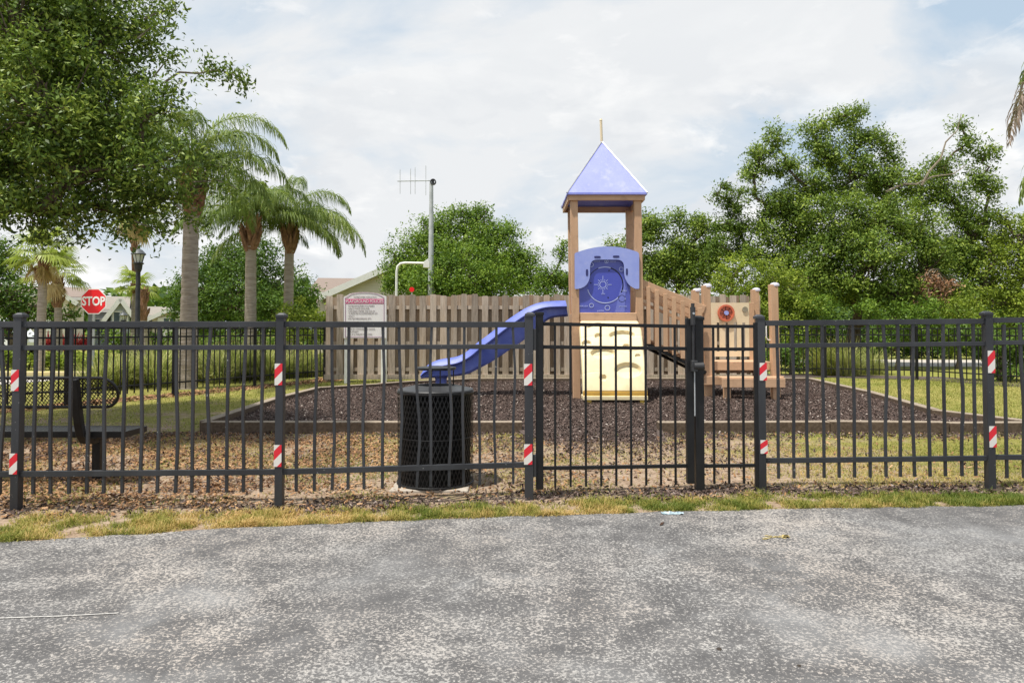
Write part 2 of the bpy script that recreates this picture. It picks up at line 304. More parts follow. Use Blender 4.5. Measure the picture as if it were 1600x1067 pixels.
# ------------------------------------------------------------------ mesh helpers
def tag(o, label=None, cat=None, group=None, kind=None):
    if label: o['label'] = label
    if cat: o['category'] = cat
    if group: o['group'] = group
    if kind: o['kind'] = kind
    return o
def thing(name, label, cat, loc=(0, 0, 0), group=None):
    o = bpy.data.objects.new(name, None); COL.objects.link(o); o.location = loc; o.empty_display_size = 0.1
    return tag(o, label, cat, group)
def wloc(o):
    v = Vector((0, 0, 0))
    while o is not None: v = v + o.location; o = o.parent
    return v
class MB:
    def __init__(s): s.v = []; s.f = []
    def add(s, vs, fs):
        k = len(s.v); s.v += [tuple(v) for v in vs]; s.f += [tuple(i+k for i in f) for f in fs]; return s
    def box(s, c, d, rot=None):
        c = Vector(c); hx, hy, hz = d[0]/2, d[1]/2, d[2]/2
        vs = [Vector((x, y, z)) for z in (-hz, hz) for y in (-hy, hy) for x in (-hx, hx)]
        if rot is not None: vs = [rot @ v for v in vs]
        return s.add([c+v for v in vs], [(0, 2, 3, 1), (4, 5, 7, 6), (0, 1, 5, 4), (2, 6, 7, 3), (0, 4, 6, 2), (1, 3, 7, 5)])
    def bar(s, a, b, wd, h, up=(0, 0, 1)):
        "rectangular bar from a to b; wd across, h along up"
        a = Vector(a); b = Vector(b); t = (b-a).normalized(); up = Vector(up)
        sd = t.cross(up)
        if sd.length < 1e-4: sd = Vector((1, 0, 0))
        sd.normalize(); u = sd.cross(t)
        vs = []
        for p in (a, b):
            for i, j in ((-1, -1), (1, -1), (1, 1), (-1, 1)): vs.append(p+sd*(i*wd/2)+u*(j*h/2))
        return s.add(vs, [(0, 1, 2, 3), (7, 6, 5, 4), (0, 4, 5, 1), (1, 5, 6, 2), (2, 6, 7, 3), (3, 7, 4, 0)])
    def tube(s, pts, rad, n=8, cap=True):
        pts = [Vector(p) for p in pts]
        if not hasattr(rad, '__len__'): rad = [rad]*len(pts)
        k = len(s.v); u = None
        for i, p in enumerate(pts):
            t = (pts[min(i+1, len(pts)-1)]-pts[max(i-1, 0)]).normalized()
            if u is None:
                u = t.cross(Vector((0, 1, 0)))
                if u.length < 0.1: u = t.cross(Vector((1, 0, 0)))
            u = (u-t*u.dot(t)).normalized(); v = t.cross(u)
            for j in range(n):
                a = 2*math.pi*j/n; s.v.append(tuple(p+(u*math.cos(a)+v*math.sin(a))*rad[i]))
        for i in range(len(pts)-1):
            for j in range(n):
                a = k+i*n+j; b_ = k+i*n+(j+1) % n; s.f.append((a, b_, b_+n, a+n))
        if cap:
            s.f.append(tuple(k+j for j in reversed(range(n)))); s.f.append(tuple(k+(len(pts)-1)*n+j for j in range(n)))
        return s
    def lathe(s, c, prof, n=24):
        c = Vector(c); k = len(s.v)
        for r, z in prof:
            for j in range(n):
                a = 2*math.pi*j/n; s.v.append((c.x+r*math.cos(a), c.y+r*math.sin(a), c.z+z))
        for i in range(len(prof)-1):
            for j in range(n):
                a = k+i*n+j; b_ = k+i*n+(j+1) % n; s.f.append((a, b_, b_+n, a+n))
        s.f.append(tuple(k+j for j in reversed(range(n)))); s.f.append(tuple(k+(len(prof)-1)*n+j for j in range(n)))
        return s
    def prism(s, poly, ext):
        "poly: 3d points, ext: extrusion vector"
        ext = Vector(ext); n = len(poly); poly = [Vector(p) for p in poly]
        return s.add(poly+[p+ext for p in poly], [tuple(range(n)), tuple(reversed(range(n, 2*n)))]+[(i, i+n, (i+1) % n+n, (i+1) % n) for i in range(n)])
    def disc_y(s, c, r, th, n=24):
        c = Vector(c)
        return s.prism([c+Vector((r*math.cos(2*math.pi*j/n), 0, r*math.sin(2*math.pi*j/n))) for j in range(n)], (0, th, 0))
    def ring_y(s, c, r, wd, th, a0=0, a1=360, n=32):
        c = Vector(c); full = abs(a1-a0) >= 360; m = n if full else n+1; vs = []
        for j in range(m):
            a = R(a0+(a1-a0)*j/n); d = Vector((math.cos(a), 0, math.sin(a)))
            for rr, yy in ((r-wd/2, 0), (r+wd/2, 0), (r+wd/2, th), (r-wd/2, th)): vs.append(c+d*rr+Vector((0, yy, 0)))
        fs = []
        for j in range(n):
            a = 4*j; b_ = 4*((j+1) % m)
            for q in range(4): fs.append((a+q, a+(q+1) % 4, b_+(q+1) % 4, b_+q))
        return s.add(vs, fs)
    def build(s, name, mat, parent=None, smooth=False, bevel=0.0, loc=None):
        me = bpy.data.meshes.new(name)
        off = wloc(parent) if parent is not None else (Vector(loc) if loc is not None else Vector((0, 0, 0)))
        me.from_pydata([(v[0]-off.x, v[1]-off.y, v[2]-off.z) for v in s.v], [], s.f); me.update()
        import bmesh
        bm = bmesh.new(); bm.from_mesh(me); bmesh.ops.recalc_face_normals(bm, faces=bm.faces); bm.to_mesh(me); bm.free()
        me.materials.append(mat)
        if smooth:
            me.polygons.foreach_set('use_smooth', [True]*len(me.polygons))
            try: me.set_sharp_from_angle(angle=R(42))
            except Exception: pass
        o = bpy.data.objects.new(name, me); COL.objects.link(o)
        if parent is not None: o.parent = parent
        elif loc is not None: o.location = loc
        if bevel:
            m = o.modifiers.new('bevel', 'BEVEL'); m.width = bevel; m.segments = 2; m.limit_method = 'ANGLE'; m.harden_normals = False
        return o
def fast(name, V, k, tint, mat, parent=None, smooth=False, loc=None):
    "V (m,k,3): m faces of k own vertices each"
    V = np.asarray(V, dtype=np.float32); m = V.shape[0]
    off = wloc(parent) if parent is not None else (Vector(loc) if loc is not None else Vector((0, 0, 0)))
    V = V-np.array(off, dtype=np.float32)
    me = bpy.data.meshes.new(name)
    me.vertices.add(m*k); me.vertices.foreach_set('co', V.reshape(-1))
    me.loops.add(m*k); me.loops.foreach_set('vertex_index', np.arange(m*k, dtype=np.int32))
    me.polygons.add(m); me.polygons.foreach_set('loop_start', np.arange(0, m*k, k, dtype=np.int32))
    try: me.polygons.foreach_set('loop_total', np.full(m, k, dtype=np.int32))
    except Exception: pass
    a = me.attributes.new('tint', 'FLOAT', 'POINT'); a.data.foreach_set('value', np.repeat(np.clip(tint, 0, 1).astype(np.float32), k))
    me.update(calc_edges=True); me.materials.append(mat)
    o = bpy.data.objects.new(name, me); COL.objects.link(o)
    if parent is not None: o.parent = parent
    elif loc is not None: o.location = loc
    return o
def unit(a): return a/np.maximum(np.linalg.norm(a, axis=-1, keepdims=True), 1e-9)
def leaves(P, size, rng, up=0.5, asp=0.45, direc=None, jit=0.35, outw=None):
    n = len(P); P = np.asarray(P)
    d = rng.normal(size=(n, 3))
    if direc is not None: d = d*0.8+direc
    d = unit(d); nm = rng.normal(size=(n, 3))
    if outw is not None: nm = nm*0.55+outw*1.3
    nm[:, 2] += up*2.0
    sd = unit(np.cross(d, nm)); nn = unit(np.cross(sd, d))
    Ls = size*(1+jit*rng.uniform(-1, 1, n))[:, None]; Wd = Ls*asp
    mid = P+d*Ls*0.5
    return np.stack([P, mid+sd*Wd*0.5+nn*Ls*0.06, P+d*Ls-nn*Ls*0.10, mid-sd*Wd*0.5+nn*Ls*0.06], axis=1)
# value noise on the ground plane
_g = np.random.default_rng(5).uniform(0, 1, (256, 256))
def vnoise(x, y, s):
    x = np.asarray(x)*s+100; y = np.asarray(y)*s+100
    i = np.floor(x).astype(int); j = np.floor(y).astype(int); fx = x-i; fy = y-j
    fx = fx*fx*(3-2*fx); fy = fy*fy*(3-2*fy); g = lambda a, c: _g[a % 256, c % 256]
    return (g(i, j)*(1-fx)+g(i+1, j)*fx)*(1-fy)+(g(i, j+1)*(1-fx)+g(i+1, j+1)*fx)*fy

# ------------------------------------------------------------------ ground, road, kerbs (structure)
def sheet(name, poly, mat, z=0.0):
    mb = MB(); mb.add([(p[0], p[1], z) for p in poly], [tuple(range(len(poly)))])
    return tag(mb.build(name, mat), kind='structure')
sheet('ground', [(-600, -60), (600, -60), (600, 1500), (-600, 1500)], M['ground'])
EDGE = [GP(px, py) for px, py in ((0, 848), (120, 841), (260, 832), (400, 824), (550, 817), (700, 811), (860, 806), (1040, 800), (1200, 796), (1400, 793), (1600, 790))]
ex = np.array([p.x for p in EDGE]); ey = np.array([p.y for p in EDGE])
def edge_y(x): return np.interp(x, ex, ey) if np.ndim(x) else float(np.interp(x, ex, ey))
fx_ = [i*0.06-9.0 for i in range(301)]
epts = [(-40, 2.2)]+[(x, edge_y(x)+0.05*min(0, (x+3.04))*-0+(0.35*(x+3.04) if x < -3.04 else 0)+0.03*(float(vnoise(x, 3.0, 6.0))-0.5)+0.02*(float(vnoise(x, 9.0, 22.0))-0.5)) for x in fx_]+[(40, 5.4)]
sheet('asphalt_road', [(-40, -30)]+[(40, -30)]+list(reversed(epts)), M['asphalt'], 0.004)

CT = 0.145
front_l = [(-3.80, 8.42), (0.13, 8.42)]
front_r = [(1.78, 8.40), (3.9, 8.46), (5.3, 8.36), (6.75, 8.42)]
ring = [(-3.80, 8.48), (-3.92, 11.5), (-3.8, 13.45), (-2.8, 14.35), (-2.1, 15.15), (-1.0, 15.85), (6.95, 16.0), (6.55, 12.6), (5.98, 9.7), (6.45, 8.48)]
def kerb(pts, wd=0.14, h=CT):
    mb = MB()
    for i in range(len(pts)-1):
        a = Vector((*pts[i], h/2)); b_ = Vector((*pts[i+1], h/2)); n = max(1, int((b_-a).length/2.4))
        for k in range(n):
            p = a.lerp(b_, k/n); q = a.lerp(b_, (k+1)/n); t = (q-p).normalized()*0.004
            j = Vector((0, 0, random.uniform(-0.008, 0.004)))
            mb.bar(p+t+j, q-t+j, wd, h)
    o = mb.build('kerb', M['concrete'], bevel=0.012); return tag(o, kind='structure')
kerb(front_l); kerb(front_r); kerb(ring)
sheet('mulch_bed', [(-3.75, 8.40), (0.1, 8.45), (1.8, 8.45), (6.45, 8.45), (5.98, 9.7), (6.55, 12.6), (6.95, 16.0), (-1.0, 15.85), (-2.1, 15.15), (-2.8, 14.35), (-3.8, 13.45), (-3.92, 11.5)], M['mulch'], 0.050)
mb = MB(); mb.add([(0.05, 8.45, 0.051), (1.85, 8.45, 0.051), (1.75, 7.75, 0.003), (0.2, 7.85, 0.003)], [(0, 3, 2, 1)]); tag(mb.build('mulch_ramp', M['mulch']), kind='structure')
sheet('side_road', [(-60, 13.8), (-12.2, 13.8), (-11.6, 16.0), (-11.2, 18.5), (-60, 20.2)], M['road'], 0.004)
tag(MB().bar((-60, 20.3, 0.06), (-11.0, 18.7, 0.06), 0.18, 0.12).build('road_kerb', M['kerb_yellow'], bevel=0.02), kind='structure')
sheet('footpath', [(11.0, 23.6), (34, 22.3), (34, 27.4), (11.0, 29.3)], M['road'], 0.004)
sheet('planting_bed', [(6.5, 17.9), (8.2, 18.15), (10.3, 17.25), (11.1, 15.2), (11.9, 13.2), (13.2, 13.4), (12.3, 15.6), (11.5, 18.3), (8.5, 19.6), (6.5, 19.3)], M['mulch'], 0.004)
# thin crack line and a scrap of worn paint on the asphalt
mb = MB(); pts = [GP(x, y, 0.008) for x, y in ((-60, 968), (0, 965), (40, 963.5), (90, 962), (140, 959.5), (185, 957))]
for i in range(len(pts)-1):
    a, c = pts[i], pts[i+1]; wv = 0.0035; mb.add([a+Vector((0, -wv, 0)), c+Vector((0, -wv, 0)), c+Vector((0, wv, 0)), a+Vector((0, wv, 0))], [(0, 1, 2, 3)])
tag(mb.build('painted_line', surf('worn_white_line', (0.62, 0.60, 0.56), (0.35, 0.34, 0.33), 0.8, 60)), kind='structure')
random.seed(3)
mb = MB()
for k in range(26):
    p = GP(random.uniform(1194, 1232), random.gauss(838.5, 1.6), 0.0075); r_ = random.uniform(0.004, 0.014)
    mb.add([p+Vector((r_*1.6*math.cos(a)*random.uniform(.6, 1.3), r_*math.sin(a)*random.uniform(.6, 1.3), 0)) for a in (0, 1.2, 2.4, 3.6, 4.9)], [(0, 1, 2, 3, 4)])
tag(mb.build('yellow_paint_mark', M['yellow_paint']), kind='structure')

# ------------------------------------------------------------------ iron fences
def post(root, x, y, top=1.35, wd=0.052, mat='rail_grey', z0=-0.02, tapes=(), cap=True, lean=0.0, ang=0.0):
    rot = Matrix.Rotation(ang, 3, 'Z')
    mb = MB(); mb.box((x+lean/2, y, (z0+top-0.02)/2), (wd, wd, top-0.02-z0), rot)
    if cap:
        mb.box((x+lean, y, top-0.012), (wd+0.012, wd+0.012, 0.022), rot)
        q = wd/2+0.002
        vs = [rot @ Vector((a, b_, 0))+Vector((x+lean, y, top-0.001)) for a, b_ in ((-q, -q), (q, -q), (q, q), (-q, q))]
        vs2 = [rot @ Vector((a*.5, b_*.5, 0))+Vector((x+lean, y, top+0.012)) for a, b_ in ((-q, -q), (q, -q), (q, q), (-q, q))]
        mb.add(vs+vs2, [(0, 1, 5, 4), (1, 2, 6, 5), (2, 3, 7, 6), (3, 0, 4, 7), (4, 5, 6, 7)])
    o = mb.build('post', M[mat], root, bevel=0.003)
    for z1, z2 in tapes:
        t = MB(); t.box((x, y-wd/2-0.002, (z1+z2)/2), (wd*0.96, 0.003, z2-z1)).build('reflective_tape', M['tape'], o)
    return o
def pickets(root, a, b_, n, ztop, zbot, wd, mat, bend=0.0, edge=1.0, name='picket', zoff=(0, 0)):
    a = Vector(a); b_ = Vector(b_)
    for i in range(n):
        t = (i+edge)/(n-1+2*edge); p = a.lerp(b_, t); mb = MB(); m = 7 if bend else 1
        bw = random.uniform(-bend, bend) if random.random() < 0.75 else random.uniform(-2.2, 2.2)*bend; ph = random.uniform(0.3, 0.7)
        if bend and random.random() < 0.3: bw *= 2
        dz = zoff[0]+(zoff[1]-zoff[0])*t
        k = 0; vs = []
        for q in range(m+1):
            s = q/m; z = ztop+dz+(zbot-ztop)*s; dx = bw*math.exp(-((s-ph)/0.22)**2)+bw*0.4*s
            for i2, j2 in ((-1, -1), (1, -1), (1, 1), (-1, 1)): vs.append((p.x+dx+i2*wd/2, p.y+j2*wd/2, z))
        fs = [(0, 3, 2, 1), (4*m, 4*m+1, 4*m+2, 4*m+3)]
        for q in range(m):
            for r_ in range(4): fs.append((4*q+r_, 4*q+(r_+1) % 4, 4*q+4+(r_+1) % 4, 4*q+4+r_))
        mb.add(vs, fs); mb.build(name, M[mat], root)
def rails(root, a, b_, zs, hs, mat, dy=0.0, wd=0.028, gap=0.027, dz=(0, 0)):
    a = Vector(a); b_ = Vector(b_); t = (b_-a).normalized()
    for z, h in zip(zs, hs):
        MB().bar(a+t*gap+Vector((0, dy, z+dz[0])), b_-t*gap+Vector((0, dy, z+dz[1])), wd, h).build('rail', M[mat], root, bevel=0.002)
random.seed(21)
fl = thing('metal_fence', 'dark grey picket fence left of the gate, nearest the road', 'fence', (-1.65, 4.87, 0))
PL = [(-5.27, 4.76, 0), (-3.465, 4.80, 0), (-1.652, 4.87, 0), (0.12, 5.13, 0)]
RZ = [1.302, 1.138, 0.258]; RH = [0.042, 0.034, 0.040]
for i, (x, y, z) in enumerate(PL):
    tp = {1: ((0.838, 0.985), (0.262, 0.405)), 2: ((0.873, 1.025), (0.300, 0.452)), 3: ((0.85, 1.01), (0.265, 0.415))}.get(i, ())
    post(fl, x, y, 1.372 if i < 3 else 1.385, 0.056 if i < 3 else 0.064, tapes=tp, lean={1: 0.012, 2: 0.01, 3: 0.014}.get(i, 0))
for i in range(3):
    rails(fl, PL[i], PL[i+1], RZ, RH, 'rail_grey')
    pickets(fl, PL[i], PL[i+1], 14, 1.292, 0.118, 0.019, 'rail_grey', 0.015)
fr = thing('metal_fence', 'dark grey picket fence right of the gate, including a short black filler panel', 'fence', (3.76, 5.40, 0))
PR = [(1.965, 5.38, 0), (3.765, 5.40, 0), (5.57, 5.30, 0)]
post(fr, *PR[0][:2], 1.372, 0.058, tapes=((0.868, 1.005), (0.300, 0.405)), lean=-0.02)
post(fr, *PR[1][:2], 1.40, 0.058, tapes=((0.925, 1.10), (0.345, 0.510)), lean=-0.014); post(fr, *PR[2][:2], 1.40, 0.056)
DZ = [(0.0, 0.024), (0.024, 0.03)]
for i in range(2):
    rails(fr, PR[i], PR[i+1], [1.315, 1.138, 0.240], RH, 'rail_grey', dz=DZ[i] if i else (0.0, 0.016))
    pickets(fr, PR[i], PR[i+1], 14 if i == 0 else 14, 1.305, 0.10, 0.019, 'rail_grey', 0.013, zoff=(0, 0.02))
# gate post, black stile and filler panel belong to the right hand run
post(fr, 1.458, 5.345, 1.362, 0.066, 'rail_black')
MB().box((1.915, 5.372, 0.66), (0.03, 0.03, 1.32)).build('post', M['rail_black'], fr, bevel=0.002)
rails(fr, (1.458, 5.345, 0), (1.93, 5.375, 0), [1.290, 1.112, 0.205], [0.026, 0.026, 0.026], 'rail_black', gap=0.034, wd=0.026)
pickets(fr, (1.458, 5.345, 0), (1.93, 5.375, 0), 3, 1.280, 0.065, 0.016, 'rail_black', 0.0)
# the gate
gt = thing('metal_gate', 'black picket gate in front of the slide and climbing wall', 'gate', (0.207, 5.14, 0))
GA = Vector((0.207, 5.145, 0)); GB = Vector((1.384, 5.335, 0))
for p, tp_ in ((GA, 1.385), (GB, 1.352)):
    mb = MB(); mb.box((p.x, p.y, (tp_+0.075)/2), (0.056, 0.05, tp_-0.075))
    if p is GA: mb.box((p.x, p.y, tp_), (0.066, 0.06, 0.022))
    mb.build('stile', M['rail_black'], gt, bevel=0.003)
rails(gt, GA, GB, [1.308, 1.135, 0.228], [0.027]*3, 'rail_black', wd=0.026, dz=(0, -0.018))
pickets(gt, GA, GB, 9, 1.30, 0.085, 0.016, 'rail_black', 0.0, zoff=(0, -0.02))
for z in (1.19, 0.25):
    hg = MB(); hg.box((0.170, 5.13, z), (0.022, 0.05, 0.16)); hg.box((0.1575, 5.135, z), (0.006, 0.06, 0.11)); hg.build('hinge', M['latch_grey'], gt, bevel=0.003)
mb = MB(); mb.tube([(1.405, 5.30, 1.00), (1.405, 5.30, 1.30)], 0.010, 8); mb.tube([(1.400, 5.285, 1.30), (1.400, 5.285, 1.44)], [0.019, 0.021], 12)
mb.tube([(1.400, 5.285, 1.44), (1.400, 5.285, 1.468)], [0.013, 0.015], 10)
lt = mb.build('latch', M['latch_grey'], gt, smooth=True)
mb = MB(); mb.box((1.405, 5.278, 0.985), (0.045, 0.05, 0.085)); mb.tube([(1.40, 5.262, 0.985), (1.475, 5.262, 0.985)], [0.026, 0.030], 14)
mb.build('latch_body', M['latch_grey'], lt, smooth=True, bevel=0.003)
MB().tube([(1.400, 5.262, 1.39), (1.400, 5.256, 1.39)], 0.009, 10).build('latch_button', M['silver'], lt)
MB().tube([(1.412, 5.29, 0.60), (1.412, 5.29, 0.94)], 0.005, 6).build('latch_rod', M['silver'], lt)

# far fences
def far_fence(label, pts, zs, n=14, top=1.36, extra=None):
    r_ = thing('metal_fence', label, 'fence', (*pts[len(pts)//2], 0))
    for (x, y) in pts: post(r_, x, y, top, 0.056, 'rail_black')
    for i in range(len(pts)-1):
        a = (*pts[i], 0); c = (*pts[i+1], 0)
        rails(r_, a, c, [1.29, 1.13, 0.25], [0.03]*3, 'rail_black', wd=0.026)
        pickets(r_, a, c, n, 1.285, 0.11, 0.018, 'rail_black')
far_fence('black picket fence running along the left side of the grass beneath the palms', [(-9.15, 8.05), (-8.3, 9.75), (-7.42, 11.4), (-6.5, 13.15), (-5.62, 14.95), (-4.62, 16.85)], None)
far_fence('black picket fence at the right in front of the footpath and the shrubs', [(6.35, 17.6), (8.2, 17.9), (10.12, 17.1), (10.9, 15.15), (11.65, 13.4)], None)

# ------------------------------------------------------------------ wooden fence
wf = thing('wooden_fence', 'weathered board fence standing behind the slide and tower', 'fence', (0.5, 16.5, 0.1))
FY = 16.5; x0, x1 = -4.52, 5.95; nb = 42; pitch = (x1-x0)/nb
random.seed(4)
def board(x, y, z0, z1, wd, mat, slant=0.0):
    mb = MB(); c = 0.022; hw = wd/2; l = random.uniform(-0.008, 0.008)
    prof = [(-hw, z0), (hw, z0), (hw+l, z1-c), (hw-c+l, z1), (-hw+c+l, z1), (-hw+l, z1-c)]
    mb.prism([(x+a, y, z) for a, z in prof], (0, 0.018, 0)); mb.build('board', M[mat], wf)
for i in range(nb):
    x = x0+pitch*(i+0.5)
    board(x, FY-0.04, 0.16+random.uniform(-.02, .02), 2.10+random.uniform(-.03, .03), 0.156+random.uniform(-.014, .008), 'wood')
    board(x+pitch/2, FY+0.045, 0.14, 2.08+random.uniform(-.03, .03), 0.135, 'wood_back')
for z in (1.80, 0.94, 0.31):
    MB().box(((x0+x1)/2, FY, z), (x1-x0, 0.036, 0.085)).build('rail', M['wood'], wf)
for i in range(5):
    MB().box((x0+0.05+(x1-x0-0.1)*i/4, FY+0.10, 1.05), (0.09, 0.09, 2.06)).build('post', M['wood'], wf)
MB().box(((x0+x1)/2, FY-0.055, 0.13), (x1-x0, 0.03, 0.12)).build('baseboard', M['wood'], wf)

# ------------------------------------------------------------------ play structure
ps = thing('play_structure', 'tan play tower with blue pyramid roof, blue slide, cream climbing wall and low deck', 'play structure', (1.7, 12.5, 0.08))
TX0, TX1 = 1.135, 2.255; TY0, TY1 = 12.0, 13.1; TL = -0.045
def ppost(x, y, z0, z1, wd=0.13, lean=0.0, cap=False, mat='tan'):
    mb = MB(); mb.bar((x, y, z0), (x+lean, y, z1), wd, wd, up=(0, 1, 0)); o = mb.build('post', M[mat], ps, bevel=0.008)
    if cap: MB().lathe((x, y, z1), [(wd*0.58, -0.03), (wd*0.60, 0.0), (wd*0.48, 0.022), (wd*0.22, 0.035), (0.001, 0.036)], 16).build('post_cap', M['capcol'], o, smooth=True)
for x in (TX0, TX1+0.0):
    for y in (TY0, TY1): ppost(x+(0.05 if y == TY1 else 0), y, -0.02, 3.56, lean=TL)
cx, cyy = (TX0+TX1)/2+TL+0.01, 12.55
# deck
dk = MB()
for i in range(8): dk.box(((TX0+TX1)/2, TY0+0.07+i*0.138, 1.50), (TX1-TX0-0.135, 0.130, 0.04))
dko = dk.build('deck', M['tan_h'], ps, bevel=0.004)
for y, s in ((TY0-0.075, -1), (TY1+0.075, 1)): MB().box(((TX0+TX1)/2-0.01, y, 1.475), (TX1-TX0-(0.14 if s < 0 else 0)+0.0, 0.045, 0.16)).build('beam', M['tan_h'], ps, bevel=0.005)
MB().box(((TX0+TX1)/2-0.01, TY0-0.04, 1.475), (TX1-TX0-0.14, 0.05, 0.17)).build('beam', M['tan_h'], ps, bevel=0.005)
for x in (TX0-0.02, TX1+0.0): MB().box((x, (TY0+TY1)/2, 1.475), (0.05, TY1-TY0-0.14, 0.16)).build('beam', M['tan_h'], ps, bevel=0.005)
for k in range(5):
    MB().disc_y((TX0+0.16+k*0.20, TY0-0.072, 1.545), 0.009, 0.008, 10).build('bolt', M['latch_grey'], ps)
# roof beams and roof
for y in (TY0-0.085, TY1+0.085): MB().box((cx, y, 3.585), (1.34, 0.045, 0.115)).build('beam', M['tan_h'], ps, bevel=0.005)
for x in (TX0+TL-0.09, TX1+TL+0.09): MB().box((x, cyy, 3.575), (0.04, 1.20, 0.115)).build('beam', M['tan_h'], ps, bevel=0.005)
hw = 0.70; ze = 3.655; za = 4.74; C0 = [(cx-hw, cyy-hw), (cx+hw, cyy-hw), (cx+hw, cyy+hw), (cx-hw, cyy+hw)]
mb = MB()
top = [(x, y, ze) for x, y in C0]; bot = [(x, y, ze-0.035) for x, y in C0]; ap = (cx, cyy, za); ap2 = (cx, cyy, za-0.06)
inn = [(cx+(x-cx)*0.96, cyy+(y-cyy)*0.96, ze-0.035) for x, y in C0]
mb.add(top+bot+inn+[ap, ap2], [(0, 1, 12), (1, 2, 12), (2, 3, 12), (3, 0, 12), (0, 4, 5, 1), (1, 5, 6, 2), (2, 6, 7, 3), (3, 7, 4, 0), (4, 8, 9, 5), (5, 9, 10, 6), (6, 10, 11, 7), (7, 11, 8, 4), (8, 13, 9), (9, 13, 10), (10, 13, 11), (11, 13, 8)])
rf = mb.build('roof', M['blue_roof'], ps)
mb = MB()
for x, y in C0: mb.tube([(x, y, ze-0.005), (cx, cyy, za+0.004)], 0.017, 6)
mb.build('hip_highlight', M['silver'], rf)  # pale hip strips added to imitate the brightly lit roof face
mb = MB(); mb.tube([(cx, cyy, za-0.03), (cx-0.012, cyy, 5.135)], 0.024, 10); mb.tube([(cx-0.012, cyy, 5.135), (cx-0.012, cyy, 5.165)], [0.028, 0.018], 10)
mb.build('finial', M['cream_panel'], rf, smooth=True)
# planet panel
ZP = lambda x, y, Y=11.90: W(880+x/8.536, 375+y/8.536, Y)
def arc_pts(x0, y0, x1, y1, x2, y2, n=6):
    return [((1-t)**2*x0+2*t*(1-t)*x1+t*t*x2, (1-t)**2*y0+2*t*(1-t)*y1+t*t*y2) for t in [i/n for i in range(n+1)]]
outl = arc_pts(153, 190, 155, 172, 185, 164, 3)+arc_pts(215, 155, 590, 20, 965, 150, 16)+arc_pts(985, 158, 1012, 168, 1014, 200, 3)+[(1015, 642), (1005, 652), (965, 650)]+arc_pts(950, 645, 830, 590, 815, 450, 8)+arc_pts(812, 360, 812, 264, 715, 262, 7)+arc_pts(450, 262, 360, 262, 358, 370, 7)+arc_pts(357, 470, 345, 630, 200, 652, 8)+[(165, 655), (155, 648)]
# lintel and lobes as one plate
lp = MB(); lp.prism([ZP(x, y) for x, y in outl], (0, 0.02, 0)).build('panel', M['blue_light'], ps, bevel=0.0)['label'] = 'light blue arched frame of the play panel'
pl = bpy.data.objects[ps.children[-1].name] if len(ps.children) else None
slots = MB()
for cx_, cy_, dx, dy in ((457, 228, 44, 15), (707, 222, 44, 15), (318, 435, 16, 46), (850, 425, 14, 46)):
    n = 14; slots.prism([ZP(cx_+dx*math.copysign(abs(math.cos(a))**0.6, math.cos(a)), cy_+dy*math.copysign(abs(math.sin(a))**0.6, math.sin(a)), 11.896) for a in [2*math.pi*k/n for k in range(n)]], (0, 0.003, 0))
slots.build('hand_slot', M['blue_slot'], ps)
dp = MB(); dp.prism([ZP(x, y, 11.955) for x, y in ((205, 230), (895, 230), (895, 968), (205, 968))], (0, 0.025, 0))
dpo = dp.build('star_panel', M['blue_dark'], ps)
D = lambda x, y: ZP(x, y, 11.950)
px_m = 11.95/F/8.536
ink = MB()
ink.ring_y(D(530, 595), 42*px_m, 7*px_m, 0.003); 
for k in range(16):
    a = 2*math.pi*k/16; r0, r1 = 55, (118 if k % 4 == 0 else 90 if k % 2 == 0 else 72)
    p = D(530+r0*math.cos(a), 595+r0*math.sin(a)); q = D(530+r1*math.cos(a), 595+r1*math.sin(a)); ink.bar(p, q, 0.003, 6*px_m, up=(0, 0, 1) if abs(math.cos(a)) > .5 else (1, 0, 0))
for x, y, r_ in ((376, 330, 28), (775, 390, 27), (378, 872, 27), (590, 905, 32), (785, 782, 45), (578, 285, 24)): ink.ring_y(D(x, y), r_*px_m, 7*px_m, 0.003, n=20)
ink.disc_y(D(578, 285), 10*px_m, 0.003, 10)
ink.ring_y(D(560, 600), 240*px_m, 11*px_m, 0.004, 195, 322, 30); ink.ring_y(D(560, 600), 240*px_m, 12*px_m, 0.004, 72, 112, 12)
ink.build('engraving', M['ink'], dpo)
k_ = MB(); k_.ring_y(D(560, 600), 238*px_m, 15*px_m, 0.006, -25, 72, 26); k_.ring_y(D(560, 600), 240*px_m, 8*px_m, 0.005, 112, 150, 10)
for x, y in ((368, 573), (612, 408), (600, 768)): k_.disc_y(D(x, y), 10*px_m, 0.003, 10)
k_.build('groove', M['rail_black'], dpo)
MB().disc_y(ZP(560, 600, 11.9515), 232*px_m, 0.003, 48).build('dial', surf('blue_dial', (0.06, 0.08, 0.44), (0.07, 0.09, 0.46), 0.3), dpo)
MB().prism([D(x, y) for x, y in ((812, 500), (835, 640), (820, 962), (690, 962), (735, 760))], (0, 0.002, 0)).build('paler_patch', M['blue_paler'], dpo)  # flat polygon in a paler blue than the panel
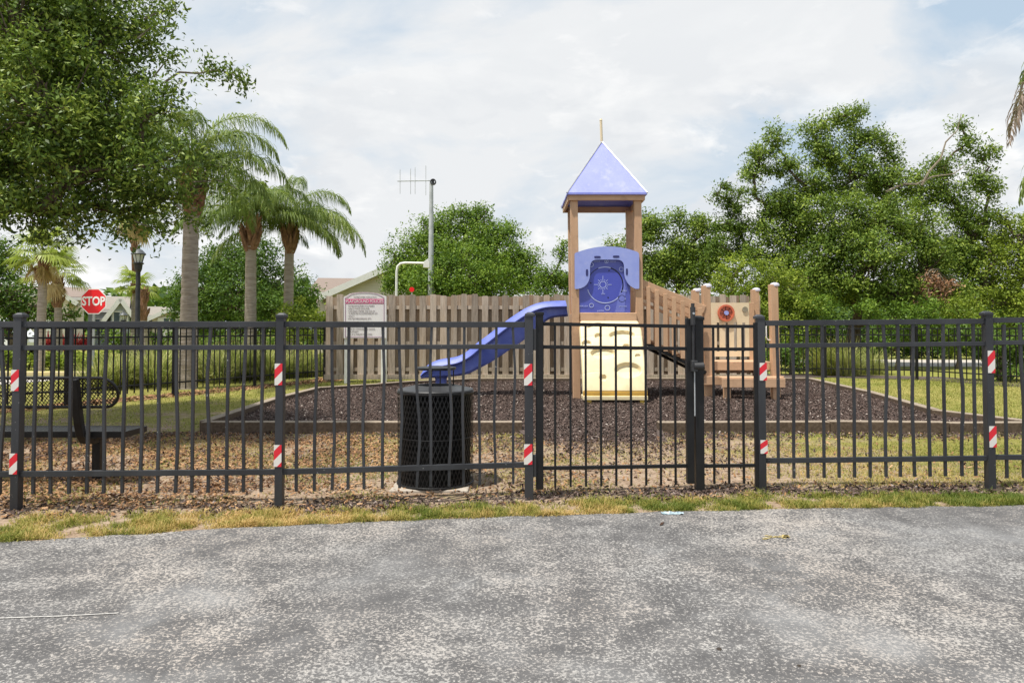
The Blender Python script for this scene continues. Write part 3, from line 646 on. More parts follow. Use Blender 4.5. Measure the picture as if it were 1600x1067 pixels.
def text(body, loc, size, mat, parent, th=0.001, off=0.0, sx=1.0, align='CENTER', name='lettering'):
    cu = bpy.data.curves.new('t', 'FONT'); cu.body = body; cu.size = size; cu.extrude = th; cu.offset = off; cu.align_x = align; cu.align_y = 'CENTER'; cu.resolution_u = 3
    to = bpy.data.objects.new('t', cu); COL.objects.link(to); bpy.context.view_layer.update()
    dg = bpy.context.evaluated_depsgraph_get(); me = bpy.data.meshes.new_from_object(to.evaluated_get(dg))
    bpy.data.objects.remove(to); bpy.data.curves.remove(cu)
    me.transform(Matrix.Scale(sx, 4, (1, 0, 0))); me.transform(Matrix.Rotation(R(90), 4, 'X'))
    me.transform(Matrix.Translation(Vector(loc)-wloc(parent))); me.materials.clear(); me.materials.append(mat); me.name = name
    o = bpy.data.objects.new(name, me); COL.objects.link(o); o.parent = parent; return o
for t_, x, y in (('SUN', 533, 720), ('VENUS', 450, 286), ('EARTH', 662, 290), ('MERCURY', 272, 882), ('JUPITER', 500, 945), ('SATURN', 795, 885), ('MARS', 815, 678)):
    text(t_, ZP(x, y, 11.948), 0.034, M['ink'], dpo)
# climbing wall
cw_l = lambda t: np.interp(t, [0, 0.12, 1], [1.19, 1.165, 1.155]); cw_r = lambda t: np.interp(t, [0, .15, .5, 1], [2.205, 2.235, 2.215, 2.205])
A0 = Vector((0, 11.90, 1.415)); A1 = Vector((0, 11.13, 0.275))
ZC = lambda x, y: (890+x/7.114, 490+y/7.114)
dents = [(320, 140, 125, 34, 0.9), (585, 240, 137, 48, 1), (320, 248, 38, 28, .8), (190, 335, 52, 36, .8), (372, 440, 128, 60, 1), (650, 628, 140, 80, 1.1), (372, 712, 38, 34, .9), (630, 362, 34, 24, .7), (760, 470, 30, 20, .5)]
NU, NV = 110, 130; vs = []; nrm = (A1-A0).cross(Vector((1, 0, 0))).normalized(); nrm = -nrm if nrm.y > 0 else nrm
for j in range(NV+1):
    t = j/NV
    for i in range(NU+1):
        u = i/NU; x = float(cw_l(t)*(1-u)+cw_r(t)*u); p = A0.lerp(A1, t)+nrm*(0.075*math.sin(math.pi*t)**0.8); p.x = x
        # project to the photo to find which dent it belongs to
        q = p-Vector((0, 0, CH)); zc = q.y*math.cos(PITCH)+q.z*math.sin(PITCH); uu = -q.y*math.sin(PITCH)+q.z*math.cos(PITCH)
        zx = (800+F*q.x/zc-890)*7.114; zy = (CY-F*uu/zc-490)*7.114
        dep = 0.0
        for (ex_, ey_, rx, ry, k) in dents:
            e = math.sqrt(((zx-ex_)/rx)**2+((zy-ey_)/ry)**2)
            if e < 1.15:
                s = min(1, max(0, (1.12-e)/0.26)); s = s*s*(3-2*s)
                fl_ = 1-0.75*max(0, (zy-ey_)/ry)   # floor comes back out towards the bottom
                dep = max(dep, s*0.058*k*max(0.1, fl_))
        edge = min(u, 1-u); rnd = 0.03*(1-min(1, edge/0.03))**2
        seam = 0.006*math.exp(-((zy-255-12*math.sin(zx/70))/5)**2)+0.006*math.exp(-((zy-470+zx*0.09-10*math.sin(zx/50))/5)**2)+0.005*math.exp(-((zy-665-10*math.sin(zx/60)+0.03*zx)/5)**2)*(zx < 330)
        p = p-nrm*(dep+rnd+seam); vs.append(p)
mb = MB(); fs = [(j*(NU+1)+i, j*(NU+1)+i+1, (j+1)*(NU+1)+i+1, (j+1)*(NU+1)+i) for j in range(NV) for i in range(NU)]
mb.add(vs, fs)
cw = mb.build('climbing_wall', M['cream'], ps, smooth=True)
sdm = MB()
for sx_, fn in ((-1, cw_l), (1, cw_r)):
    pr = [A0.lerp(A1, t/12)+nrm*(0.075*math.sin(math.pi*t/12)**0.8-0.03) for t in range(13)]
    pr = [Vector((float(fn(i/12)), p.y, p.z)) for i, p in enumerate(pr)]
    bk = [p-nrm*0.10 for p in reversed(pr)]
    poly = pr+bk; sdm.prism(poly, (-sx_*0.02, 0, 0))
sdm.build('side_wall', M['cream'], cw)
MB().box((1.68, 11.20, 0.255), (1.045, 0.14, 0.03)).build('ledge', M['ochre'], cw, bevel=0.004)
MB().box((1.68, 11.135, 0.205), (1.045, 0.03, 0.085)).build('ledge_front', M['ochre'], cw, bevel=0.005)
MB().prism([(1.155, 11.10, 0.19), (2.208, 11.10, 0.19), (2.208, 11.10, 0.118), (1.155, 11.10, 0.118)], (0, 0.35, 0)).build('lip', M['cream'], cw, bevel=0.012)
for x in (1.255, 2.115): MB().box((x, 11.15, 0.075), (0.070, 0.07, 0.10)).build('foot', surf('yellow_plastic_foot', (0.62, 0.42, 0.05)), cw, bevel=0.006)
# slide
prs = [((884, 469.5), (888, 494)), ((866, 470), (873, 495)), ((849, 471.5), (860, 498)), ((833, 476), (847, 507)), ((815, 485), (833, 520)), ((794, 499), (815, 534)), ((778, 511), (800, 544)), ((760, 525), (784, 555)), ((745, 536), (767, 566)), ((728, 550), (750, 575)), ((710, 559), (729, 585)), ((690, 562.5), (704, 589)), ((675, 566), (681, 590.5)), ((664, 574), (665, 591)), ((657, 585), (657, 592))]
SY0, SY1 = 12.22, 12.88
def section(T, B, k):
    T = Vector((T.x, 0, T.z)); B = Vector((B.x, 0, B.z)); u = T-B; h = u.length; u.normalize()
    l = 0.085*min(1, h/0.2)
    out = []
    def P(y, d): q = B+u*d; out.append(Vector((q.x, y, q.z)))
    P(SY0+0.10, 0.0); P(SY0+0.055, h*0.12); P(SY0+0.05, h-0.145*min(1, h/0.26)); P(SY0-0.045, h-0.125*min(1, h/0.26)); P(SY0-0.055, h-0.105*min(1, h/.26)); P(SY0-0.01, h-0.035*min(1, h/.26)); P(SY0+0.05, h); P(SY0+0.08, h-0.02*min(1, h/.2)); P(SY0+0.095, h*0.6); P(SY0+0.13, min(0.05, h*0.4)+0.02)
    P(SY0+0.2, min(0.04, h*0.3)); P(SY1-0.2, min(0.04, h*0.3))
    P(SY1-0.13, min(0.05, h*0.4)+0.02); P(SY1-0.095, h*0.6); P(SY1-0.08, h-0.02*min(1, h/.2)); P(SY1-0.045, h); P(SY1, h-0.008); P(SY1+0.03, h-0.045*min(1, h/.2)); P(SY1+0.015, h-0.085*min(1, h/0.2)); P(SY1-0.05, h-0.10*min(1, h/0.2)); P(SY1-0.055, h*0.12); P(SY1-0.10, 0.0)
    return out
secs = []
# smooth the measured pairs
def cr(p0, p1, p2, p3, t): return 0.5*((2*p1)+(-p0+p2)*t+(2*p0-5*p1+4*p2-p3)*t*t+(-p0+3*p1-3*p2+p3)*t**3)
q = [(W(*a, 12.2), W(*b_, 12.25)) for a, b_ in prs]
for i in range(len(q)-1):
    g4 = [q[max(0, i-1)], q[i], q[i+1], q[min(len(q)-1, i+2)]]
    for s in range(4):
        t = s/4; secs.append((cr(g4[0][0], g4[1][0], g4[2][0], g4[3][0], t), cr(g4[0][1], g4[1][1], g4[2][1], g4[3][1], t)))
secs.append(q[-1])
mb = MB(); rows = [section(a, b_, 0) for a, b_ in secs]; n = len(rows[0])
for r_ in rows: mb.v += [tuple(v) for v in r_]
for i in range(len(rows)-1):
    for j in range(n): mb.f.append((i*n+j, i*n+(j+1) % n, (i+1)*n+(j+1) % n, (i+1)*n+j))
mb.f.append(tuple(range(n))); mb.f.append(tuple(reversed(range((len(rows)-1)*n, len(rows)*n))))
sl_ = mb.build('slide', M['blue_slide'], ps, smooth=True)
pb = W(689, 589, 12.5); MB().lathe((pb.x, 12.5, 0.05), [(0.10, 0), (0.10, 0.18), (0.105, 0.30), (0.13, 0.40)], 20).build('slide_support', M['blue_slide'], sl_, smooth=True)
# bridge
for ySide in (12.06, 13.08):
    hr = MB(); a = Vector((TX1+0.03, ySide-0.03, 2.075)); c = Vector((3.42, ySide+0.08, 1.615)); hr.bar(a, c, 0.045, 0.15); hr.build('handrail', M['tan_h'], ps, bevel=0.006)
    s2 = MB(); s2.bar(a+Vector((0, 0.02, -0.22)), c+Vector((0, 0.02, -0.22)), 0.03, 0.06); s2.build('handrail', M['tan_h'], ps, bevel=0.004)
    for k in range(7 if ySide < 12.5 else 4):
        t = (k+0.75)/(7.5 if ySide < 12.5 else 4.5); p = a.lerp(c, t)
        zb = 1.08+(0.60-1.08)*t+0.04
        MB().bar((p.x, ySide-0.055+0.02*t, p.z-0.01), (p.x, ySide-0.055+0.02*t, zb-0.06), 0.074 if ySide < 12.5 else 0.05, 0.03, up=(0, 1, 0)).build('baluster', M['tan'], ps, bevel=0.005)
    ch = MB(); ch.bar((2.28, ySide-0.02, 1.065), (3.44, ySide+0.08, 0.50), 0.035, 0.06); ch.build('bridge_channel', M['rail_black'], ps)
bd = MB(); pa = Vector((2.30, 12.6, 1.14)); pc = Vector((3.44, 12.62, 0.60))
for k in range(8):
    p = pa.lerp(pc, (k+.08)/8); r_ = pa.lerp(pc, (k+.92)/8); bd.bar(p, r_, 0.98, 0.035)
bd.build('bridge_deck', M['tan_h'], ps, bevel=0.004)
# low deck
LX0, LX1, LY0, LY1 = 3.495, 4.70, 12.2, 13.25
ppost(LX0, LY0, 0.04, 2.05, 0.135, -0.03, True); ppost(LX1, LY0, 0.04, 2.07, 0.135, -0.03, True)
ppost(3.585, LY1, 0.04, 2.03, 0.13, -0.03, True); ppost(4.745, LY1, 0.04, 2.04, 0.13, -0.03, True)
ld = MB()
for i in range(7): ld.box(((LX0+LX1)/2, LY0+0.12+i*0.145, 0.665), (LX1-LX0-0.02, 0.138, 0.04))
ld.build('deck', M['tan_h'], ps, bevel=0.004)
MB().box((4.08, LY0+0.06, 0.615), (LX1-LX0-0.14, 0.05, 0.155)).build('beam', M['tan_h'], ps, bevel=0.006)
MB().box((4.10, LY0-0.095, 0.365), (1.42, 0.05, 0.155)).build('beam', M['tan_h'], ps, bevel=0.006)
MB().box((4.10, LY1+0.09, 0.50), (1.36, 0.05, 0.16)).build('beam', M['tan_h'], ps, bevel=0.006)
st = MB(); st.box((4.13, 11.95, 0.43), (1.06, 0.14, 0.04)); st.box((4.13, 11.80, 0.43), (1.06, 0.14, 0.04)); st.box((4.13, 11.705, 0.355), (1.08, 0.04, 0.155))
sto = st.build('step', M['tan_h'], ps, bevel=0.006)
for x in (3.70, 4.53): MB().box((x, 11.79, 0.14), (0.105, 0.11, 0.28)).build('leg', M['tan'], sto, bevel=0.006)
# activity panel with slots: built from strips so that the slots are real gaps
PX = lambda px: W(px, 500, 13.12).x
PZ = lambda py: W(1140, py, 13.12).z
ap_ = MB(); xa, xb = PX(1096), PX(1170.5); zt, zb_, zs1, zs2 = PZ(473), PZ(557), PZ(504), PZ(549)
sx_ = [PX(v) for v in (1122, 1135, 1149, 1162)]; hwid = 0.028
def pbox(a, c, z0, z1): ap_.box(((a+c)/2, 13.12, (z0+z1)/2), (c-a, 0.022, z1-z0))
pbox(xa, xb, zs1, zt); pbox(xa, xb, zb_, zs2)
ed = [xa]+sum([[v-hwid, v+hwid] for v in sx_], [])+[xb]
for i in range(0, len(ed), 2): pbox(ed[i], ed[i+1], zs2, zs1)
apo = ap_.build('activity_panel', M['cream_panel'], ps)
MB().box((xb+0.05, 13.13, (zt+zb_)/2-0.1), (0.09, 0.05, zt-zb_+0.2)).build('batten', M['tan'], ps, bevel=0.005)
wc = W(1135, 489, 13.06); wh = MB(); gro = MB(); wh.ring_y(wc, 0.142, 0.04, 0.03, n=36)
for k in range(8):
    a = math.pi/8*2*k+0.1; d = Vector((math.cos(a), 0, math.sin(a))); wh.bar(wc+d*0.04+Vector((0, 0.004, 0)), wc+d*0.122+Vector((0, 0.004, 0)), 0.006, 0.012, up=(0, 1, 0)) if False else gro.bar(wc+d*0.03+Vector((0, 0.014, 0)), wc+d*0.120+Vector((0, 0.014, 0)), 0.011, 0.008, up=(0, 1, 0))
wh.disc_y(wc+Vector((0, 0.02, 0)), 0.15, 0.012, 36)
who = wh.build('play_wheel', M['orange'], apo, bevel=0.003)
gro.build('spoke_groove', surf('dark_brown_groove', (0.13, 0.035, 0.02), None, 0.7), who)
mb = MB(); mb.disc_y(wc+Vector((0, -0.02, 0)), 0.042, 0.03, 16); mb.build('hub', M['blue_light'], who)
kc = W(1164.5, 483.5, 13.09); MB().disc_y(kc, 0.055, 0.02, 20).build('spinner', surf('grey_spinner', (0.20, 0.18, 0.13), (0.30, 0.27, 0.2), 0.5, 60), apo)
hp = [W(x, y, 12.22) for x, y in ((1207, 506), (1200, 506.5), (1197.5, 510), (1197.5, 527), (1200, 531), (1207, 532))]
MB().tube(hp, 0.011, 8).build('grab_handle', M['white'], ps, smooth=True)

# ------------------------------------------------------------------ litter bin
tb = thing('litter_bin', 'black expanded metal litter bin with raised rain cap, standing behind the front fence', 'litter bin', (-0.627, 5.63, 0.01))
BC = Vector((-0.627, 5.63, 0)); rr = 0.308
mb = MB(); nst = 58; h0, h1 = 0.03, 0.765; rows_ = 17
for sgn in (1, -1):
    for k in range(nst):
        a0 = 2*math.pi*k/nst
        for j in range(rows_):
            t0, t1 = j/rows_, (j+1)/rows_
            A = a0+sgn*math.pi*2*(rows_/2)/nst*t0*1.0; B_ = a0+sgn*math.pi*2*(rows_/2)/nst*t1
            p = BC+Vector((rr*math.cos(A), rr*math.sin(A), h0+(h1-h0)*t0)); q = BC+Vector((rr*math.cos(B_), rr*math.sin(B_), h0+(h1-h0)*t1))
            ro = Vector((math.cos(A), math.sin(A), 0)); sd = (q-p).cross(ro).normalized()*0.0043; ro = ro*0.0016*sgn
            mb.add([p-sd+ro, q-sd+ro, q+sd+ro, p+sd+ro], [(0, 1, 2, 3)])
mb.build('mesh_basket', M['rail_black'], tb)
mb = MB(); mb.ring_y((0, 0, 0), .1, .01, .01, n=3); mb = MB()
for z in (0.03, 0.40, 0.755):
    MB().tube([BC+Vector((rr*math.cos(a), rr*math.sin(a), z)) for a in [2*math.pi*k/40 for k in range(41)]], 0.009 if z != .4 else 0.004, 6).build('hoop', M['rail_black'], tb, smooth=True)
MB().lathe((BC.x, BC.y, 0.02), [(0.27, 0.0), (0.284, 0.01), (0.288, 0.70), (0.27, 0.72)], 32).build('liner', surf('black_bin_liner', (0.003, 0.003, 0.003), None, 0.8, spec=0.2), tb, smooth=True)
lid = MB().lathe((BC.x, BC.y, 0.77), [(0.306, -0.012), (0.312, 0.0), (0.306, 0.010), (0.16, 0.042), (0.155, 0.040), (0.15, 0.0)], 40).build('lid', surf('dusty_black_lid', (0.035, 0.036, 0.039), (0.02, 0.021, 0.023), 0.45, 9), tb, smooth=True)
cp = MB().lathe((BC.x, BC.y, 0.942), [(0.158, -0.006), (0.168, 0.0), (0.166, 0.014), (0.06, 0.024), (0.001, 0.026)], 36).build('rain_cap', M['rail_black'], tb, smooth=True)
for k in range(4):
    a = R(20+90*k); d = Vector((math.cos(a), math.sin(a), 0)); MB().tube([BC+d*0.150+Vector((0, 0, 0.79)), BC+d*0.150+Vector((0, 0, 0.945))], 0.005, 6).build('cap_rod', M['rail_black'], cp)
mb = MB(); mb.box((BC.x-0.02, BC.y+0.01, 0.003), (0.615, 0.62, 0.036)); tag(mb.build('concrete_pad', M['pad'], bevel=0.012), 'small concrete slab under the black mesh litter bin', 'slab')

# ------------------------------------------------------------------ bench
bn = thing('park_bench', 'black mesh park bench seen from behind at the left edge', 'bench', (-4.1, 5.8, 0))
bx1, bx0 = -3.165, -5.05
def lattice(mb, P0, ux, uz, Lx, Lz, px_, pz_, th=0.0022, cut=None):
    "diamond lattice on plane P0 + ux*s + uz*t"
    nrm_ = ux.cross(uz).normalized()
    n = int(Lx/px_)+int(Lz/pz_)+2
    for sgn in (1, -1):
        for k in range(-int(Lz/pz_)-2, n+1):
            sA = k*px_; pts = []
            rows2 = int(Lz/pz_*2+0.5); 
            for j in range(rows2):
                t0 = j*pz_/2; t1 = t0+pz_/2; s0 = sA+sgn*px_*j/2; s1 = s0+sgn*px_/2
                if min(s0, s1) < -1e-6 or max(s0, s1) > Lx+1e-6 or t1 > Lz+1e-6: continue
                if cut and cut((s0+s1)/2, (t0+t1)/2): continue
                p = P0+ux*s0+uz*t0; q_ = P0+ux*s1+uz*t1; e = (q_-p).cross(nrm_).normalized()*th; o_ = nrm_*0.0012*sgn
                mb.add([p-e+o_, q_-e+o_, q_+e+o_, p+e+o_], [(0, 1, 2, 3)])
bt = Vector((bx0, 5.46, 0.880)); bb = Vector((bx0, 5.54, 0.640)); uz = (bt-bb).normalized(); ux = Vector((1, 0, 0)); hh = (bt-bb).length
Lx = bx1-bx0; rc = hh/2
mb = MB(); cutf = lambda s, t: s > Lx-rc and (s-(Lx-rc))**2+(t-rc)**2 > rc*rc
lattice(mb, bb, ux, uz, Lx, hh, 0.031, 0.0375, 0.0032, cutf)
bko = mb.build('backrest', M['rail_black'], bn)
rim = [bb+ux*0, bb+ux*(Lx-rc)]+[bb+ux*(Lx-rc+rc*math.cos(a))+uz*(rc+rc*math.sin(a)) for a in [-math.pi/2+math.pi*k/12 for k in range(1, 12)]]+[bb+ux*(Lx-rc)+uz*hh, bb+uz*hh]
mb = MB(); mb.tube(rim, 0.012, 8); mb.tube([bb+uz*hh*0.5, bb+ux*(Lx-rc)+uz*hh*0.5], 0.006, 6); mb.build('backrest_frame', M['rail_black'], bko, smooth=True)
sa = Vector((bx0, 5.62, 0.43)); mb = MB(); lattice(mb, sa, ux, Vector((0, 1, 0)), Lx, 0.30, 0.031, 0.030, 0.0062)
sto = mb.build('seat', M['rail_black'], bn)
mb = MB(); mb.box(((bx0+bx1)/2, 5.61, 0.410), (Lx, 0.022, 0.052)); mb.box(((bx0+bx1)/2, 5.92, 0.410), (Lx, 0.022, 0.052)); mb.box((bx1, 5.765, 0.410), (0.022, 0.33, 0.052)); mb.box((bx0, 5.765, 0.410), (0.022, 0.33, 0.052))
mb.build('seat_frame', M['rail_black'], sto, bevel=0.004)
for x in (-3.475, -4.78):
    mb = MB(); cv = [Vector((x, 5.435, 0.865)), Vector((x, 5.46, 0.72)), Vector((x, 5.50, 0.52)), Vector((x, 5.53, 0.42)), Vector((x, 5.58, 0.365)), Vector((x, 5.66, 0.345)), Vector((x, 5.86, 0.36))]
    for i in range(len(cv)-1):
        d = (cv[i+1]-cv[i]).normalized()*0.008; mb.bar(cv[i]-d, cv[i+1]+d, 0.062, 0.05, up=(0, 1, 0) if i < 3 else (0, 0, 1))
    mb.build('back_support', M['rail_black'], bn, bevel=0.006)
    mb = MB(); mb.box((x+0.0, 5.76, 0.175), (0.066, 0.066, 0.35)); mb.box((x, 5.76, 0.012), (0.12, 0.12, 0.012)); mb.build('pedestal', M['rail_black'], bn, bevel=0.004)

# ------------------------------------------------------------------ policy sign
sY = 15.95; sc = sY/F
sg = thing('policy_sign', 'white arched PLAYGROUND POLICIES notice board on two white posts', 'sign', (W(570, 594, sY).x, sY, 0))
SP = lambda x, y, Y=sY: W(530+x/11.85, 450+y/11.85, Y)
fo = [(82, 930), (82, 180), (95, 160), (150, 135)]+arc_pts(200, 105, 460, 50, 720, 105, 10)+[(800, 135), (860, 145), (872, 165), (872, 930)]
bdp = MB().prism([SP(x, y) for x, y in fo], (0, 0.03, 0)).build('board', M['sign_white'], sg)
fr_ = MB(); brd = [(112, 905), (112, 185), (150, 165), (180, 140)]+arc_pts(230, 110, 460, 60, 700, 110, 10)+[(780, 150), (828, 180), (828, 905)]
pts = [SP(x, y, sY-0.006) for x, y in brd]
for i in range(len(pts)): fr_.bar(pts[i], pts[(i+1) % len(pts)], 0.004, 0.010, up=(0, 0, 1) if abs((pts[(i+1) % len(pts)]-pts[i]).x) > abs((pts[(i+1) % len(pts)]-pts[i]).z) else (1, 0, 0))
fr_.build('border', surf('mauve_border', (0.42, 0.22, 0.36)), bdp)
MB().prism([SP(x, y, sY-0.004) for x, y in ((118, 203), (822, 203), (822, 292), (118, 292))], (0, 0.003, 0)).build('title_band', M['pink'], bdp)
text('PLAYGROUND POLICIES', SP(472, 250, sY-0.008), 0.100, M['sign_white'], bdp, 0.001, 0.0012, 0.80)
text('HOMEOWNERS ASSOCIATION', SP(478, 168, sY-0.006), 0.043, M['text_grey'], bdp, 0.0008, 0, 0.9)
for y, t_ in ((330, '\u2022PLAYGROUND EQUIPMENT IS FOR MEMBERS'), (378, '\u2022USE AT YOUR OWN RISK'), (427, '\u2022CHILDREN UNDER THE AGE OF'), (470, ' 12 MUST BE ACCOMPANIED BY AN'), (518, ' ADULT'), (567, '\u2022NO SKATEBOARDING, ETC.'), (712, '\u2022NO PETS ALLOWED'), (760, '\u2022REPORT DAMAGED OR UNSAFE'), (808, ' EQUIPMENT'), (855, '\u2022CALL IN ALL PROBLEMS TO OUR OFFICE')):
    text(t_, SP(160, y, sY-0.006), 0.050 if len(t_) < 32 else 0.046, M['text_grey'], bdp, 0.0008, 0, 0.86 if len(t_) < 32 else 0.66, 'LEFT')
for px in (541.5, 599):
    p = W(px, 594, sY+0.02); MB().box((p.x, sY+0.085, 0.80), (0.125, 0.10, 1.62)).build('post', M['white'], sg, bevel=0.006)

# ------------------------------------------------------------------ vegetation builders
def lobe_world(lobes, Y): 
    out = []
    for l in lobes:
        px, py, r_ = l[:3]; dy = l[3] if len(l) > 3 else 0.0; c = W(px, py, Y+dy); out.append((np.array(c), r_*(Y+dy)/F, l[4] if len(l) > 4 else 1.0))
    return out
def tree(name, label, cat, base, lobes, Y, leaf, mat, dens=60, clump=0.34, per=42, seed=1, trunk_r=0.16, bark_='bark', shell=0.55, group=None, tint=(0.5, 0.22), up=0.5, limb=1.0, twigs=True, asp=0.45, flat=0.75):
    rng = np.random.default_rng(seed); Ls = lobe_world(lobes, Y)
    root = thing(name, label, cat, base, group)
    P, T, O, cl = [], [], [], []
    for c, r_, k in Ls:
        n = max(3, int(dens*k*r_**2))
        d = unit(rng.normal(size=(n, 3))); rad = r_*(shell+(1-shell)*rng.uniform(0, 1, n)**0.7)*rng.uniform(0.75, 1.12, n)
        cc = c+d*rad[:, None]*np.array([1, 1, 0.9]); cc = cc[cc[:, 2] > 0.15]
        cl.append(cc)
        for q_ in cc:
            m = int(per*rng.uniform(0.5, 1.5)); s_ = clump*rng.uniform(0.6, 1.35)
            g_ = np.clip(rng.normal(size=(m, 3)), -1.7, 1.7)*np.array([s_, s_, s_*flat])*0.52
            O.append(unit(g_/s_+0.35*unit(q_-c)+0.0)); P.append(q_+g_); T.append(np.clip(rng.normal(tint[0], tint[1]*0.6)+rng.normal(0, tint[1], m), 0, 1))
    P = np.concatenate(P); T = np.concatenate(T); O = np.concatenate(O); ok = P[:, 2] > 0.03; P = P[ok]; T = T[ok]; O = O[ok]
    fast('crown', leaves(P, leaf, rng, up, asp, outw=O), 4, T, M[mat], root)
    if trunk_r:
        mb = MB(); bs = Vector(base); top_c = np.mean([c for c, r_, k in Ls], axis=0); zmin = min(c[2]-r_*0.2 for c, r_, k in Ls)
        fork = Vector((bs.x*0.7+top_c[0]*0.3, bs.y*0.7+top_c[1]*0.3, max(0.5, bs.z+(zmin-bs.z)*0.62)))
        mb.tube([bs-Vector((0, 0, 0.1)), bs.lerp(fork, 0.15)+Vector((0, 0, 0)), bs.lerp(fork, 0.6)+Vector((0.04, 0, 0)), fork], [trunk_r*1.4, trunk_r*1.05, trunk_r*0.9, trunk_r*0.8], 10)
        order = sorted(range(len(Ls)), key=lambda i: np.linalg.norm(Ls[i][0]-np.array(fork))); nodes = [(fork, -1)]; par = {}; idx = {}
        for i in order:
            c = Vector(Ls[i][0]); j = min(range(len(nodes)), key=lambda q: (nodes[q][0]-c).length+0.35*(nodes[q][0]-fork).length); par[i] = j; nodes.append((c, i)); idx[i] = len(nodes)-1
        cnt = {i: 1.0 for i in order}
        for i in reversed(order):
            pi_ = nodes[par[i]][1]
            if pi_ >= 0: cnt[pi_] += cnt[i]
        tot = sum(cnt[i] for i in order if nodes[par[i]][1] < 0)
        for i in order:
            c = Vector(Ls[i][0]); a0 = nodes[par[i]][0]; r0 = trunk_r*0.75*limb*(cnt[i]/tot)**0.5+0.012; r1 = max(0.010, r0*0.55); dl_ = (c-a0).length
            m1 = a0.lerp(c, 0.35)+Vector((rng.normal()*0.09, rng.normal()*0.09, rng.normal()*0.07-0.03))*dl_; m2 = a0.lerp(c, 0.7)+Vector((rng.normal()*0.07, rng.normal()*0.07, rng.normal()*0.06))*dl_
            mb.tube([a0, m1, m2, c], [r0, r0*0.85, (r0+r1)/2, r1], 7)
            if twigs:
                for q_ in cl[i][::2]:
                    qv = Vector(q_); s0 = m2.lerp(c, rng.uniform(0, 1)); mb.tube([s0, s0.lerp(qv, 0.5)+Vector((rng.normal()*.06, rng.normal()*.06, 0)), qv], [r1*0.45, r1*0.3, 0.004], 4, False)
        mb.build('trunk', M[bark_], root, smooth=True)
    return root
def frond(root, base, az, e0, e1, length, ll, mat, rng, n=62, name='frond', wid=0.017, droop=0.7, tint=0.5, twist=0.0, merge=None):
    S = 24; p = np.array(base, float); pts = [p.copy()]; tg = []
    for i in range(S):
        t = i/S; e = e0+(e1-e0)*(t**1.25); a = az+twist*t
        d = np.array([math.cos(e)*math.cos(a), math.cos(e)*math.sin(a), math.sin(e)]); tg.append(d); p = p+d*length/S; pts.append(p.copy())
    tg.append(tg[-1]); pts = np.array(pts); tg = np.array(tg)
    Q = []; T = []
    ts = np.linspace(0.12, 0.995, n)
    for sgn in (-1, 1):
        for rep in range(2):
            t = np.clip(ts+rng.normal(0, 0.006, n), 0.1, 1.0)*S; i = np.minimum(t.astype(int), S-1); f = (t-i)[:, None]
            P0 = pts[i]*(1-f)+pts[i+1]*f; Tg = unit(tg[i]*(1-f)+tg[i+1]*f)
            sd = unit(np.cross(Tg, np.array([0, 0, 1.0]))+1e-6)*sgn; upv = unit(np.cross(sd*sgn, Tg))
            tt = t/S; Ln = (ll*(np.clip(np.sin(np.clip(tt*1.02, 0, 1)*math.pi*0.86+0.28), 0.12, 1))*rng.uniform(0.8, 1.12, n))[:, None]
            d1 = unit(sd*(0.85)+Tg*(0.45+0.5*tt[:, None])+upv*rng.normal(0.15 if rep == 0 else -0.25, 0.25, (n, 1))+rng.normal(0, 0.07, (n, 3)))
            d2 = unit(d1*(1-droop*0.6)+np.array([0, 0, -1.0])*droop)
            d3 = unit(d1*0.15+np.array([0, 0, -1.0])*(0.4+droop)+rng.normal(0, 0.08, (n, 3)))
            wv = unit(np.cross(d1, np.array([0, 0, 1.0]))+rng.normal(0, 0.35, (n, 3)))*wid/2
            A = P0; B_ = P0+d1*Ln*0.35; C_ = B_+d2*Ln*0.35; E_ = C_+d3*Ln*0.30
            Q.append(np.stack([A-wv*0.5, A+wv*0.5, B_+wv, B_-wv], 1)); Q.append(np.stack([B_-wv, B_+wv, C_+wv*0.8, C_-wv*0.8], 1)); Q.append(np.stack([C_-wv*0.8, C_+wv*0.8, E_+wv*0.1, E_-wv*0.1], 1))
            ti = np.clip(rng.normal(tint, 0.18, n), 0, 1); T += [ti, ti, ti]
    # rachis as thin quads
    up0 = np.array([0, 0, 1.0])
    for a_ in (np.array([1, 0, 0.0]), up0):
        w0 = 0.022*(1-np.linspace(0, 0.85, S+1))[:, None]; s0 = unit(np.cross(tg, a_)+1e-6)*w0
        Q.append(np.stack([pts[:-1]-s0[:-1], pts[:-1]+s0[:-1], pts[1:]+s0[1:], pts[1:]-s0[1:]], 1)); T.append(np.full(S, min(1, tint+0.35)))
    return fast(name, np.concatenate(Q), 4, np.concatenate(T), M[mat], root)
